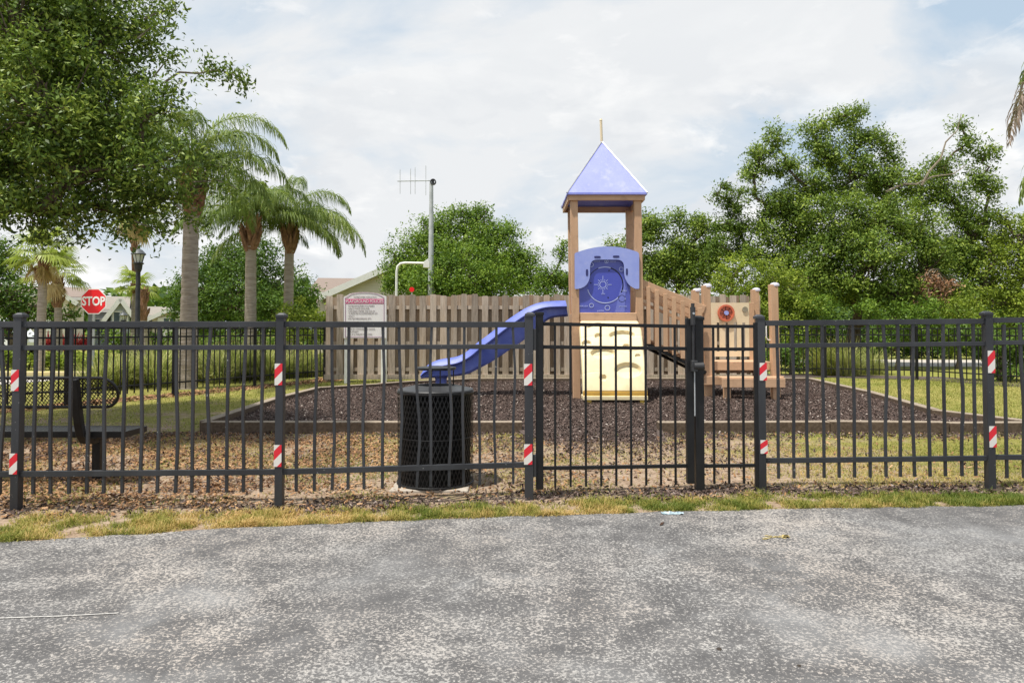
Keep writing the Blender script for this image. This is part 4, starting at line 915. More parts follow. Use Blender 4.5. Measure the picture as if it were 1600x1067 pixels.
def queen_palm(label, bpx, Y, tops, seed, wpx, ll=0.62, flen=2.6, nf=15, explicit=None, bz=0.0, boot=0.75, elo=-0.2):
    rng = np.random.default_rng(seed); px0, (px1, py1) = bpx, tops
    base = Vector((W(px0, 560, Y).x, Y, bz)); top = W(px1, py1, Y); r_ = wpx*Y/F/2
    root = thing('queen_palm', label, 'palm tree', base)
    n = 70; pts = [base.lerp(top, i/n) for i in range(n+1)]
    mb = MB(); mb.tube(pts, [r_*(1.12-0.20*i/n)*(1+0.022*math.sin(i*1.9)+0.018*rng.normal()) for i in range(n+1)], 16); mb.build('trunk', M['palm_bark'], root, smooth=True)
    # old leaf bases
    mb = MB()
    for k in range(26):
        h = rng.uniform(0, boot); a = k*2.4; d = Vector((math.cos(a), math.sin(a), 0)); p = top+Vector((0, 0, h-0.05))+d*r_*0.75
        mb.tube([p-Vector((0, 0, 0.14)), p+d*0.06+Vector((0, 0, 0.06)), p+d*0.13+Vector((0, 0, 0.24)), p+d*(0.17+rng.uniform(0, .06))+Vector((0, 0, 0.36))], [r_*0.42, r_*0.55, r_*0.30, r_*0.08], 6)
    mb.tube([top-Vector((0, 0, .1)), top+Vector((0, 0, boot+0.25))], [r_*0.95, r_*0.5], 12)
    mb.build('leaf_bases', M['palm_boot'], root, smooth=True)
    c = top+Vector((0, 0, boot*0.9+0.1))
    for k in range(nf):
        az = k*2.399+rng.uniform(-.25, .25); e0 = R(rng.uniform(40, 86)) if k % 3 else R(rng.uniform(5, 30)); e1 = R(rng.uniform(-88, -62))
        frond(root, c+Vector((0, 0, 0.1*rng.normal())), az, e0, e1, flen*rng.uniform(0.8, 1.1), ll, 'frond', rng, tint=rng.uniform(0.3, 0.6))
    for (az, e0, e1, ln) in (explicit or []):
        frond(root, c, R(az), R(e0), R(e1), ln, ll, 'frond', rng, tint=rng.uniform(0.55, 0.75), n=70)
    return root
def fan_leaf(base, d, size, rng, tint, nseg=26):
    "one fan blade at the end of its stalk"
    d = unit(np.array(d, float)); sd = unit(np.cross(d, [0, 0, 1.0])+1e-6); upv = np.cross(sd, d); Q = []; T = []
    c = np.array(base, float)
    for i in range(nseg):
        a = R(-125+250*i/(nseg-1)); v = unit(d*math.cos(a)+sd*math.sin(a)+upv*0.08*math.cos(3*a)); L_ = size*(0.75+0.25*math.cos(a))*rng.uniform(0.85, 1.08)
        w_ = unit(np.cross(v, upv))*L_*0.042; p1 = c+v*L_*0.55; p2 = p1+unit(v+np.array([0, 0, -0.9]))*L_*0.42
        Q.append([c-w_*0.2, c+w_*0.2, p1+w_, p1-w_]); Q.append([p1-w_, p1+w_, p2+w_*0.1, p2-w_*0.1]); ti = rng.normal(tint, 0.12); T += [ti, ti]
    return Q, T
def fan_palm(label, px0, Y, top, seed, wpx=13, crown=0.9, nl=22, boot_len=0.7, dead=5, name='sabal_palm', fan_size=0.75, py_base=None, bark2='palm_bark'):
    rng = np.random.default_rng(seed); base = Vector((W(px0, 560, Y).x, Y, 0)); tp = W(top[0], top[1], Y); r_ = wpx*Y/F/2
    root = thing(name, label, 'palm tree', base)
    n = 30; fr0 = max(0.05, 1-boot_len/(tp.z)); b0 = base.lerp(tp, fr0)
    mb = MB(); mb.tube([base.lerp(b0, i/n) for i in range(n+1)], [r_*(1.05-0.1*i/n)*(1+0.03*rng.normal()) for i in range(n+1)], 12); mb.build('trunk', M[bark2], root, smooth=True)
    mb = MB(); mb.tube([b0-Vector((0, 0, .05)), tp], [r_, r_*1.1], 10)
    for k in range(34):
        t = rng.uniform(0, 1); a = k*2.4; dd = Vector((math.cos(a), math.sin(a), 0)); p = b0.lerp(tp, t)+dd*r_*0.8
        mb.tube([p-Vector((0, 0, .06)), p+dd*r_*0.5+Vector((0, 0, .04)), p+dd*r_*0.9+Vector((0, 0, .15))], [r_*.35, r_*.38, r_*.12], 5)
    mb.build('leaf_bases', M['palm_boot'], root, smooth=True)
    c = np.array(tp)
    def fan(az, el, ln, mat, tint, nm):
        d = np.array([math.cos(el)*math.cos(az), math.cos(el)*math.sin(az), math.sin(el)]); e = c+d*ln
        Q, T = fan_leaf(e, d+np.array([0, 0, -0.35]), fan_size*rng.uniform(0.8, 1.1), rng, tint)
        s_ = unit(np.cross(d, [0, 0, 1.0])+1e-6)*0.012
        Q.append([c-s_, c+s_, e+s_, e-s_]); T.append(0.8); fast(nm, np.array(Q), 4, np.array(T), M[mat], root)
    for k in range(nl): fan(k*2.399, R(rng.uniform(-25, 75)), crown*rng.uniform(0.55, 1.0), 'fan', rng.uniform(0.3, 0.75), 'fan_leaf')
    for k in range(dead): fan(rng.uniform(0, 6.28), R(rng.uniform(-80, -50)), crown*0.6, 'fan_dead', rng.uniform(0.3, 0.8), 'dead_leaf')
    return root
def tuft(P0, n, h, spread, rng, wid=0.010, seg=2):
    "grass blades as quads, arching"
    a = rng.uniform(0, 2*math.pi, n); el = rng.uniform(R(35), R(88), n); H = h*rng.uniform(0.6, 1.1, n)
    d = np.stack([np.cos(el)*np.cos(a), np.cos(el)*np.sin(a), np.sin(el)], 1); b0 = P0+np.stack([np.cos(a), np.sin(a), 0*a], 1)*(spread*rng.uniform(0, 1, n))[:, None]
    wv = np.stack([-np.sin(a), np.cos(a), 0*a], 1)*wid/2*rng.uniform(.7, 1.3, n)[:, None]
    m = b0+d*(H*0.55)[:, None]; d2 = unit(d+np.array([0, 0, -0.7])); e = m+d2*(H*0.5)[:, None]
    return np.concatenate([np.stack([b0-wv, b0+wv, m+wv*.8, m-wv*.8], 1), np.stack([m-wv*.8, m+wv*.8, e+wv*.1, e-wv*.1], 1)])
def orn_grass(label, x, y, h, seed, n=420, spread=0.28, mat='orn_grass', name='ornamental_grass', cat='grass clump', wid=0.016, group=None):
    rng = np.random.default_rng(seed); V = tuft(np.array([x, y, 0.0]), n, h, spread, rng, wid); t = np.tile(np.clip(rng.normal(0.5, 0.25, n), 0, 1), 2)
    return tag(fast(name, V, 4, t, M[mat], None, loc=(x, y, 0)), label, cat, group)

# ------------------------------------------------------------------ near oak
oak_l = [(-120, 60, 150, 0.5), (30, 40, 120, 0), (130, 70, 105, 0.3), (215, 40, 62, 0.4, .8), (60, 170, 120, -0.4), (175, 165, 85, 0.2), (240, 175, 55, -0.2), (10, 260, 95, 0.2), (105, 265, 85, -0.3), (190, 265, 80, 0), (255, 250, 48, -0.3), (-90, 260, 120, 0), (265, 300, 42, 0.2, .8), (150, 322, 45, .3), (60, 330, 42, 0), (225, 325, 40, .4, .8), (0, 320, 50, -.3), (325, 290, 26, .6, .6), (-250, 120, 200, 0), (-200, -100, 220, 1), (20, -90, 180, .5), (170, -60, 100, .6), (80, 60, 140, 2.5), (60, 200, 150, 2.2), (180, 230, 80, 1.6)]
oak = tree('oak_tree', 'large dark oak whose crown fills the upper left corner', 'tree', (-8.0, 7.2, 0), oak_l, 7.5, 0.060, 'oak_leaf', dens=112, clump=0.235, per=88, seed=11, trunk_r=0.26, shell=0.35, tint=(0.5, 0.24), up=0.35, asp=0.42, limb=0.45)
rng = np.random.default_rng(77)
lv = []
def spray(pts, Y, r0, nleaf, sz=0.06, spread=0.06):
    w_ = [np.array(W(x, y, Y)) for x, y in pts]; MB().tube([Vector(p) for p in w_], [r0*(1-0.75*i/(len(w_)-1)) for i in range(len(w_))], 5).build('branch', M['bark_pale'], oak, smooth=True)
    for k in range(nleaf):
        t = (0.35+0.65*k/nleaf)*(len(w_)-1); i = min(int(t), len(w_)-2); p = w_[i]*(1-(t-i))+w_[i+1]*(t-i)
        if rng.uniform() < 0.3: p = p+rng.normal(0, spread*1.6, 3)
        for q_ in range(6): lv.append(p+rng.normal(0, spread, 3))
spray([(255, 130), (280, 113), (310, 115), (335, 110), (352, 112), (375, 122), (388, 134)], 7.5, 0.014, 60)
spray([(322, 112), (330, 104), (334, 96)], 7.5, 0.006, 10)
spray([(225, 30), (250, 18), (278, 14)], 7.6, 0.012, 32); spray([(215, 60), (240, 40), (262, 45)], 7.5, 0.012, 26); spray([(240, 120), (262, 92), (276, 84)], 7.5, 0.010, 26)
spray([(180, 355), (195, 366), (190, 384)], 7.4, 0.008, 14, spread=0.05); spray([(40, 350), (60, 366), (75, 375)], 7.4, 0.008, 24)
spray([(100, 345), (118, 362), (125, 372)], 7.4, 0.008, 24); spray([(210, 345), (240, 358), (262, 368)], 7.5, 0.01, 30); spray([(275, 320), (300, 345), (318, 352)], 7.5, .01, 24)
spray([(300, 285), (340, 282), (362, 290), (378, 300)], 7.8, .01, 40, spread=.11); spray([(300, 265), (330, 258), (352, 262)], 7.8, .01, 26, spread=.1)
lv = np.array(lv); fast('leaf_spray', leaves(lv, 0.060, rng, 0.3, 0.4), 4, np.clip(rng.normal(0.5, 0.25, len(lv)), 0, 1), M['oak_leaf'], oak)

# ------------------------------------------------------------------ palms
queen_palm('tallest queen palm, its thick ringed trunk left of the other two', 293, 14.6, (299, 325), 3, 24, nf=15, flen=2.4, explicit=[(5, 84, -78, 3.0), (25, 78, -80, 2.6), (-30, 60, -78, 2.4)])
queen_palm('middle queen palm with a thin trunk between its two neighbours', 391, 19.5, (392, 385), 5, 17, nf=17, flen=2.8, explicit=[(185, 35, -75, 2.6), (100, 80, -20, 2.4), (60, 80, -60, 2.4)])
queen_palm('rightmost of the three queen palms, long frond hanging towards the notice board', 449, 20.5, (452, 392), 8, 15, nf=13, flen=2.6, explicit=[(-4, 26, -88, 3.0), (6, 80, -84, 2.7), (-12, 12, -88, 2.2), (-20, 32, -88, 2.9)])
fan_palm('fan palm with a leaning pale trunk nearest the left edge', 62, 19.0, (68, 400), 1, 13, dead=5, crown=0.7, fan_size=0.58, nl=24)
fan_palm('fan palm with a brown scaly trunk beside the STOP sign', 92, 22.0, (90, 430), 2, 11, boot_len=1.0, crown=0.75, fan_size=0.6, nl=24)
fan_palm('small green fan palm right behind the street lamp', 206, 25, (212, 448), 4, 9, boot_len=0.2, dead=0, crown=0.6, nl=16, fan_size=0.6)
fan_palm('tall slim palm whose orange brown trunk rises behind the lamp into the oak', 211, 30, (209, 335), 6, 8, boot_len=1.6, crown=1.2, fan_size=1.0, bark2='palm_boot')
fan_palm('short palm with a rough scaly trunk just right of the lamp post', 226, 23, (224, 452), 9, 10, boot_len=1.0, dead=0, crown=0.35, nl=5, fan_size=0.35)
# palm beyond the right edge whose fronds hang into view
pr = thing('queen_palm', 'palm beyond the right edge with brown tipped fronds hanging into the picture', 'palm tree', (8.85, 8.6, 0)); rng = np.random.default_rng(31)
mb = MB(); mb.tube([(8.85, 8.6, 0), (8.85, 8.6, 2.5), (8.85, 8.6, 4.35)], [0.2, 0.17, 0.15], 14); mb.build('trunk', M['palm_bark'], pr, smooth=True)
for az, e0, e1, ln, m_ in ((187, 44, -88, 3.5, 'frond_dry'), (181, 36, -88, 3.3, 'frond_dry'), (176, 62, -80, 3.0, 'frond'), (200, 20, -88, 2.7, 'frond'), (160, 5, -86, 2.7, 'frond'), (190, 8, -88, 2.9, 'frond'), (90, 50, -60, 2.6, 'frond'), (30, 50, -60, 2.6, 'frond'), (-40, 50, -60, 2.6, 'frond'), (-90, 60, -60, 2.6, 'frond')):
    frond(pr, (8.85, 8.6, 4.35), R(az), R(e0), R(e1), ln, 0.6, m_, rng, n=60, wid=0.02, droop=0.85)

# ------------------------------------------------------------------ background trees
tree('broadleaf_tree', 'round dark green tree behind the queen palms', 'tree', (W(375, 500, 28).x, 28, 0), [(375, 420, 55), (320, 450, 48, -1), (430, 445, 50, .5), (290, 470, 36), (460, 470, 34), (375, 465, 60, -1.5), (400, 400, 34), (345, 410, 34), (275, 455, 20), (480, 460, 18), (330, 490, 40, -1), (430, 492, 40, -1)], 28, 0.12, 'dark_leaf', 44, 0.40, 62, 21, 0.2)
tree('broadleaf_tree', 'dark bushy tree behind the fan palms at the far left', 'tree', (W(20, 500, 23).x, 23, 0), [(-30, 430, 60), (20, 460, 45), (-5, 400, 40), (55, 480, 28), (-60, 480, 60), (15, 495, 40), (85, 485, 20), (115, 492, 14)], 23, 0.13, 'dark_leaf', 44, 0.36, 40, 22, 0.2, tint=(0.6, 0.25))
tree('broadleaf_tree', 'round mid green tree behind the pole with the aerial', 'tree', (W(722, 500, 30).x, 30, 0), [(720, 385, 60), (665, 400, 50), (775, 395, 52), (640, 430, 42), (805, 425, 42), (720, 440, 70, -2), (700, 350, 28), (745, 345, 26), (785, 362, 22), (665, 360, 22), (618, 420, 22), (826, 440, 22), (620, 445, 22), (825, 400, 16), (760, 440, 50, -2), (680, 445, 50, -2), (615, 395, 12), (722, 330, 12), (760, 330, 10)], 30, 0.125, 'tree_leaf', 46, 0.42, 66, 23, 0.22, tint=(0.55, 0.24))
tree('broadleaf_tree', 'small loose tree between the round tree and the play tower', 'tree', (W(862, 500, 27).x, 27, 0), [(862, 430, 22), (880, 400, 14), (848, 448, 24), (885, 440, 24), (882, 380, 7), (905, 450, 20)], 27, 0.10, 'tree_leaf', 80, 0.25, 56, 24, 0.1, shell=0.3)
tree('broadleaf_tree', 'dark green tree showing right behind the play tower roof posts', 'tree', (W(1040, 500, 27).x, 27, 0), [(975, 400, 26), (1000, 370, 28), (1030, 350, 24), (1040, 400, 42), (1080, 380, 34), (1085, 345, 18), (1060, 440, 44), (1005, 430, 40), (1110, 420, 36), (955, 382, 12), (970, 440, 30), (1060, 345, 18), (1100, 355, 18), (1125, 400, 26), (1085, 410, 34), (1120, 380, 20), (1010, 345, 14)], 27, 0.12, 'right_leaf', 50, 0.36, 66, 25, 0.2, tint=(0.55, 0.25))
tree('slender_tree', 'slender tall tree rising left of the big spreading tree', 'tree', (W(1145, 500, 25).x, 25, 0), [(1136, 310, 20), (1130, 285, 10), (1150, 330, 20), (1120, 305, 10), (1150, 360, 22), (1165, 390, 26), (1115, 385, 22), (1125, 350, 16), (1175, 350, 16), (1140, 350, 16), (1160, 300, 8)], 25, 0.10, 'right_leaf', 80, 0.24, 54, 26, 0.09, shell=0.2, tint=(0.35, 0.2))
big = tree('spreading_tree', 'big spreading hardwood filling the right of the view', 'tree', (W(1322, 500, 24).x, 24, 0),
     [(1330, 180, 22, 0, 1.1), (1305, 185, 16), (1270, 210, 26), (1215, 215, 22), (1190, 240, 24), (1180, 270, 22), (1225, 260, 26), (1290, 240, 34), (1345, 225, 34), (1380, 225, 18), (1395, 245, 18), (1330, 275, 46), (1260, 290, 34), (1220, 320, 32), (1390, 290, 40), (1440, 300, 34), (1475, 265, 26, 0, .8), (1500, 195, 14, 0, .9), (1512, 225, 18, 0, .9), (1540, 240, 18, 0, .9), (1480, 300, 30), (1530, 280, 24), (1545, 300, 16), (1500, 330, 28), (1300, 340, 50, -1), (1370, 350, 56, -1), (1440, 360, 48, -1), (1250, 370, 40), (1290, 400, 50, -1), (1360, 410, 60, -1.5), (1440, 420, 50, -1), (1230, 420, 40), (1270, 440, 42, -1), (1400, 460, 46, -1.5), (1480, 400, 40), (1520, 370, 30), (1480, 460, 36, -1), (1330, 452, 36, -.5), (1205, 365, 30), (1185, 405, 28), (1200, 330, 20), (1240, 330, 30), (1505, 400, 34), (1540, 345, 22), (1555, 385, 22, 1), (1525, 430, 34), (1180, 300, 12)],
     24, 0.108, 'right_leaf', 66, 0.33, 66, 27, 0.26, shell=0.40, tint=(0.5, 0.26), bark_='bark')
rng = np.random.default_rng(5); mb = MB(); dl = []
for k in range(46):
    a = W(1462+rng.normal()*4, 420, 22.4); c = W(1455+rng.normal()*22, 470+rng.uniform(-30, 22), 22.3+rng.normal()*0.3); m_ = a.lerp(c, .5)+Vector((rng.normal()*.1, 0, rng.normal()*.1)); mb.tube([a, m_, c], [.02, .012, .004], 4, False)
    for q_ in range(40): dl.append(np.array(m_.lerp(c, rng.uniform(0, 1)))+rng.normal(0, .10, 3))
for pts_ in ([(1385, 300), (1410, 288), (1432, 288), (1458, 276), (1490, 272), (1510, 258)], [(1440, 290), (1452, 268), (1470, 248), (1478, 222), (1496, 204), (1502, 178)], [(1460, 400), (1458, 350)]): mb.tube([W(x, y, 23.2) for x, y in pts_], [0.045, .040, .034, .028, .018, .01][:len(pts_)], 6)
dbo = mb.build('dead_branch', M['bark_pale'], big); dbo['label'] = 'bare pale branches and a hanging dead brown bough'
fast('dead_leaves', leaves(np.array(dl), 0.10, rng, 0.0), 4, rng.uniform(0, 1, len(dl)), M['dead_leaf'], dbo)
tree('broadleaf_tree', 'yellow green tree at the right edge around the far lamp', 'tree', (W(1590, 500, 23.5).x, 23.5, 0), [(1590, 370, 34), (1570, 340, 14), (1545, 390, 24), (1600, 420, 50), (1540, 440, 34), (1620, 350, 30), (1580, 470, 40), (1640, 400, 60), (1520, 470, 26), (1600, 500, 50)], 23.5, 0.105, 'yel_leaf', 64, 0.30, 52, 28, 0.15, tint=(0.3, 0.25))
# shrubs
shr = [('bright yellow green shrub left of the notice board', 465, 19.5, [(465, 485, 24), (490, 495, 20), (435, 495, 18), (510, 500, 14), (455, 510, 28), (490, 520, 28)], 'yel_leaf', (0.5, .25)),
       ('tall yellow green bush behind the low play deck', 1200, 21, [(1200, 430, 36), (1160, 450, 34), (1235, 450, 34), (1180, 480, 40), (1230, 500, 44), (1260, 480, 24), (1150, 415, 20), (1130, 440, 20), (1215, 540, 34)], 'yel_leaf', (0.32, .25)),
       ('green bush under the left side of the spreading tree', 1265, 21.0, [(1250, 480, 26), (1275, 500, 30), (1240, 530, 36), (1290, 475, 22), (1225, 560, 26)], 'tree_leaf', (.5, .25)),
       ('mid green bush behind the right hand fence between trunk and path', 1400, 21.5, [(1360, 485, 24), (1400, 495, 30), (1430, 520, 26), (1380, 525, 26), (1450, 490, 30)], 'tree_leaf', (.45, .25)),
       ('dark leafy shrub at the right edge behind the fence corner post', 1560, 16.8, [(1545, 540, 36), (1590, 530, 40), (1570, 575, 34), (1620, 560, 50), (1510, 520, 26)], 'dark_leaf', (.7, .25)),
       ('yellow green bush left of the right edge shrub', 1495, 22.0, [(1495, 480, 34), (1530, 500, 30), (1460, 505, 26), (1500, 530, 28)], 'yel_leaf', (.25, .22)),
       ('low dark bush behind the picket fence right of the tan play deck', 1235, 19.2, [(1235, 565, 20), (1222, 550, 22), (1250, 552, 16)], 'dark_leaf', (.6, .25)),
       ('small green shrub right of the street lamp among the grasses', 275, 17.5, [(268, 555, 16), (280, 540, 12), (272, 572, 14)], 'dark_leaf', (.7, .2)),
       ('small olive shrub beneath the pale blue house', 176, 24.5, [(165, 525, 12), (178, 518, 12), (190, 528, 12), (180, 540, 12)], 'tree_leaf', (.5, .3)),
       ('green shrub standing by the distant lantern', 205, 26, [(200, 530, 12), (212, 540, 14), (196, 545, 12)], 'dark_leaf', (.7, .3)),
       ('low green shrub row behind the middle palm', 400, 23, [(340, 535, 16), (370, 530, 16), (400, 535, 16), (430, 532, 16), (320, 540, 12)], 'dark_leaf', (.6, .3))]
for i, (lb, px, Y, lo, mt, ti) in enumerate(shr):
    tree('shrub', lb, 'shrub', (W(px, 560, Y).x, Y, 0), lo, Y, 0.095, mt, 66, 0.26, 52, 40+i, 0.04, tint=ti, shell=0.35)
for i, (px, Y, r_) in enumerate(((1240, 25, 26), (1285, 26.5, 28), (1335, 27.5, 28), (1385, 30, 28), (1435, 30.3, 29), (1485, 29.8, 29), (1535, 29.5, 31), (1590, 29, 36))):
    tree('understory_shrub', 'shaded understory shrub behind the footpath, %s from the left under the spreading tree' % ('first', 'second', 'third', 'fourth', 'fifth', 'sixth', 'seventh', 'eighth')[i], 'shrub', (W(px, 560, Y).x, Y, 0), [(px, 520, r_), (px-18, 535, r_*.8), (px+18, 532, r_*.8), (px, 548, r_*.8), (px+6, 500, r_*.8), (px-14, 553, r_*.55), (px+14, 554, r_*.55)], Y, 0.16, 'dark_leaf', 34, 0.36, 30, 140+i, 0.05, tint=(0.45, .25), shell=0.3, group='understory shrubs behind the footpath')
for i, (px, Y, r_) in enumerate(((238, 30, 15), (262, 33, 16), (318, 32, 17), (352, 35, 17), (412, 34, 17), (446, 31, 17), (478, 34, 17), (505, 32, 15))):
    tree('hedge_bush', 'low dark bush far behind the ornamental grasses, %s of its row from left' % ('first', 'second', 'third', 'fourth', 'fifth', 'sixth', 'seventh', 'last')[i], 'shrub', (W(px, 560, Y).x, Y, 0), [(px, 528, r_), (px-13, 533, r_*.8), (px+13, 532, r_*.8), (px, 542, r_*.8)], Y, 0.15, 'dark_leaf', 36, 0.34, 26, 160+i, 0.04, tint=(0.55, .28), shell=0.3, group='low bushes far behind the left fence')
# croton hedge plants and red cordylines
k = 0
lbls = ['leftmost yellow green croton bush of the far hedge', 'second croton bush of the far hedge, counting from the left edge', 'croton bush under the red leaves, left half of the far hedge', 'croton bush under the red leaves, right half of the far hedge', 'croton bush below the STOP sign post', 'last croton bush of the far hedge, right of the STOP sign']
for i, px in enumerate((10, 45, 78, 108, 138, 166)):
    tree('croton_shrub', lbls[i], 'shrub', (W(px, 570, 21.5).x, 21.5, 0), [(px, 558, 15), (px-8, 563, 12), (px+9, 562, 13), (px, 570, 12)], 21.5, 0.11, 'yel_leaf', 70, 0.22, 30, 60+i, 0.03, tint=(0.35, .3), group='croton bushes of the far hedge', shell=.3)
rl = ['leftmost red leaved plant behind the hedge', 'second red leaved plant from the left behind the hedge', 'middle red leaved plant behind the hedge', 'pinkish red leaved plant right of the middle one', 'rightmost red leaved plant behind the hedge']
for i, px in enumerate((76, 88, 101, 116, 131)):
    p = W(px, 541, 23); rng = np.random.default_rng(80+i); V = tuft(np.array([p.x, 23, 0.55]), 110, 0.62, 0.05, rng, 0.06); root = thing('cordyline', rl[i], 'plant', (p.x, 23, 0), 'red leaved plants')
    fast('leaves', V, 4, np.tile(rng.normal(0.5 if i != 3 else .9, .25, 110), 2), M['red_leaf'], root)
    MB().tube([(p.x, 23, 0), (p.x, 23, 0.65)], 0.03, 6).build('stem', M['bark'], root)
# ornamental grasses along the left fence and a clump on the right
rng = np.random.default_rng(9); og = []
k = 0
names_l = 'ornamental grasses behind the left fence'
for px, Y, h in ((158, 14.6, 1.0), (186, 14.8, 1.15), (212, 15.6, 1.2), (240, 15.2, 1.35), (266, 16.8, 1.3), (318, 17.0, 1.3), (342, 16.4, 1.25), (366, 17.2, 1.35), (390, 17.6, 1.2), (414, 17.4, 1.35), (440, 18.0, 1.25), (466, 18.4, 1.2), (492, 18.8, 1.1)):
    wh_ = {158: 'leftmost', 186: 'second', 212: 'third', 240: 'fourth', 266: 'fifth', 318: 'sixth', 342: 'seventh', 366: 'eighth', 390: 'ninth', 414: 'tenth', 440: 'eleventh', 466: 'twelfth', 492: 'rightmost'}[px]
    x = W(px, 560, Y).x
    orn_grass('tall yellow green grass clump behind the left fence, %s of its row from left' % wh_, x, Y, h*random.uniform(.62, .85), 100+px, 480, 0.36, group=names_l, wid=0.020)
orn_grass('pale spiky grass clump behind the right fence near the mulch corner', W(1322, 590, 18.8).x, 18.8, 1.05, 300, 520, 0.35)
orn_grass('green strappy grass clump left of the pale one behind the right fence', W(1288, 590, 19.0).x, 19.0, 1.15, 301, 460, 0.3, mat='lawn_blade')
orn_grass('low spiky grass clump behind the right fence beside the path', W(1362, 590, 19.5).x, 19.5, 0.8, 302, 420, 0.35)
# distant tree line closes the horizon
rng = np.random.default_rng(12); P = []; T = []
xs = rng.uniform(-230, 230, 26000); ys = 150+rng.normal(0, 6, 26000); hs = 5.5+4*vnoise(xs, ys*0, 0.05)+1.5*vnoise(xs, ys*0, 0.3); zs = hs*rng.uniform(0, 1, 26000)**0.7
P = np.stack([xs, ys, zs], 1)
tag(fast('distant_woods', leaves(P, 1.9, rng, 0.5, .7), 4, rng.uniform(0, 1, len(P)), M['dark_leaf']), 'far tree line along the horizon beyond the houses', 'woods', kind='stuff')

# ------------------------------------------------------------------ street furniture
sp = W(147, 471, 20); ss = thing('stop_sign', 'red octagonal STOP sign on a metal post beyond the left fence', 'sign', (sp.x, 20, 0))
def octa(c, r_, y, th): return [(c.x+r_*math.cos(R(22.5+45*k)), y, c.z+r_*math.sin(R(22.5+45*k))) for k in range(8)]
pl_ = MB().prism(octa(sp, 0.405, 19.97, 0), (0, 0.006, 0)).build('plate', M['stop_white'], ss)
MB().prism(octa(sp, 0.375, 19.966, 0), (0, 0.003, 0)).build('red_face', M['stop_red'], pl_)
text('STOP', (sp.x, 19.962, sp.z-0.005), 0.36, M['stop_white'], pl_, 0.001, 0.011, 0.78)
MB().box((sp.x, 20.0, sp.z/2), (0.06, 0.04, sp.z+0.5)).build('post', M['galv'], ss)
p2 = W(643.5, 452.5, 25); s2 = thing('stop_sign', 'tiny red sign showing above the wooden fence far behind', 'sign', (p2.x, 25, 0))
MB().prism(octa(p2, 0.095, 24.97, 0), (0, 0.006, 0)).build('plate', M['stop_red'], s2); MB().tube([(p2.x, 25, 0), (p2.x, 25, p2.z-0.05)], 0.022, 8).build('post', M['galv'], s2)
def street_lamp(label, px, ptop, Y, wpx=20, name='street_lamp', hidden=False):
    t = W(px, ptop, Y); s = wpx*Y/F/0.40; r_ = thing(name, label, 'street lamp', (t.x, Y, 0)); z = t.z
    pr_ = [(0.10, 0), (0.10, 0.5), (0.07, 0.56), (0.062, z-0.86*s), (0.06, z-0.84*s)]
    MB().lathe((t.x, Y, 0), pr_, 14).build('pole', M['lamp_black'], r_, smooth=True)
    MB().lathe((t.x, Y, z-0.84*s), [(0.06*s, 0), (0.10*s, 0.10*s), (0.115*s, 0.24*s), (0.15*s, 0.26*s), (0.15*s, 0.29*s)], 12).build('neck', M['lamp_black'], r_)
    MB().lathe((t.x, Y, z-0.55*s), [(0.10*s, 0.0), (0.165*s, 0.24*s)], 8).build('lamp_glass', M['lamp_glass'], r_)
    mb = MB()
    for k in range(8):
        a = 2*math.pi*k/8; mb.tube([(t.x+0.105*s*math.cos(a), Y+0.105*s*math.sin(a), z-0.56*s), (t.x+0.17*s*math.cos(a), Y+0.17*s*math.sin(a), z-0.30*s)], 0.009*s, 4)
    mb.build('cage', M['lamp_black'], r_)
    MB().lathe((t.x, Y, z-0.31*s), [(0.20*s, 0), (0.205*s, 0.03*s), (0.10*s, 0.15*s), (0.05*s, 0.17*s), (0.04*s, 0.22*s), (0.02*s, 0.24*s), (0.03*s, 0.27*s), (0.004*s, 0.31*s)], 12).build('cap', M['lamp_cap'], r_, smooth=True)
street_lamp('black street lamp with a lantern head right of the STOP sign', 216.5, 382, 20, 21)
street_lamp('small distant lantern post in front of the pale blue house', 193, 484, 30, 12)
street_lamp('dark lantern half hidden in the yellow green tree at the right', 1550, 402, 26.0, 13)
# aerial pole
ap0 = W(673, 500, 27); apt = W(674, 284, 27); an = thing('aerial_pole', 'tall pale metal pole carrying a television style aerial', 'pole', (ap0.x, 27, 0))
MB().tube([(ap0.x, 27, 0), (ap0.x, 27, 3), apt], [0.125, 0.115, 0.075], 14).build('pole', M['galv'], an, smooth=True)
mb = MB(); mb.tube([W(621, 283.2, 27), W(679, 282.2, 27)], 0.022, 6)
bm_ = mb.build('boom', M['galv'], an)
for x, a, c in ((625, 265, 303), (641.5, 264, 303.5), (648.5, 262, 303.5), (665.3, 259, 305)): MB().tube([W(x, a, 27), W(x, c, 27)], 0.011, 5).build('aerial_rod', M['galv'], bm_)
mb = MB(); c = W(676.5, 284, 26.9); mb.ring_y(c, 0.10, 0.04, 0.12, n=18); mb.box(W(676, 284, 27), (0.12, 0.14, 0.14)); mb.build('bracket', M['latch_grey'], an)
# curved arm
ga = thing('curved_pipe_lamp', 'thin white pipe lamp bending over behind the wooden fence', 'lamp', (W(619.5, 500, 24).x, 24, 0))
b0 = W(619.5, 500, 24); MB().tube([(b0.x, 24, 0), W(619.5, 440, 24), W(619.8, 424, 24), W(621.5, 416, 24), W(626, 412, 24), W(633, 411, 24), W(664, 411.5, 24)], 0.045, 10).build('pipe', M['white'], ga, smooth=True)
mb = MB(); p = W(667, 414, 24); mb.prism([W(661, 418, 23.9), W(662, 409, 23.9), W(669, 404, 23.9), W(671, 410, 23.9), W(671, 418.5, 23.9)], (0, 0.22, 0)); mb.build('lamp_head', M['white'], ga, bevel=0.01)

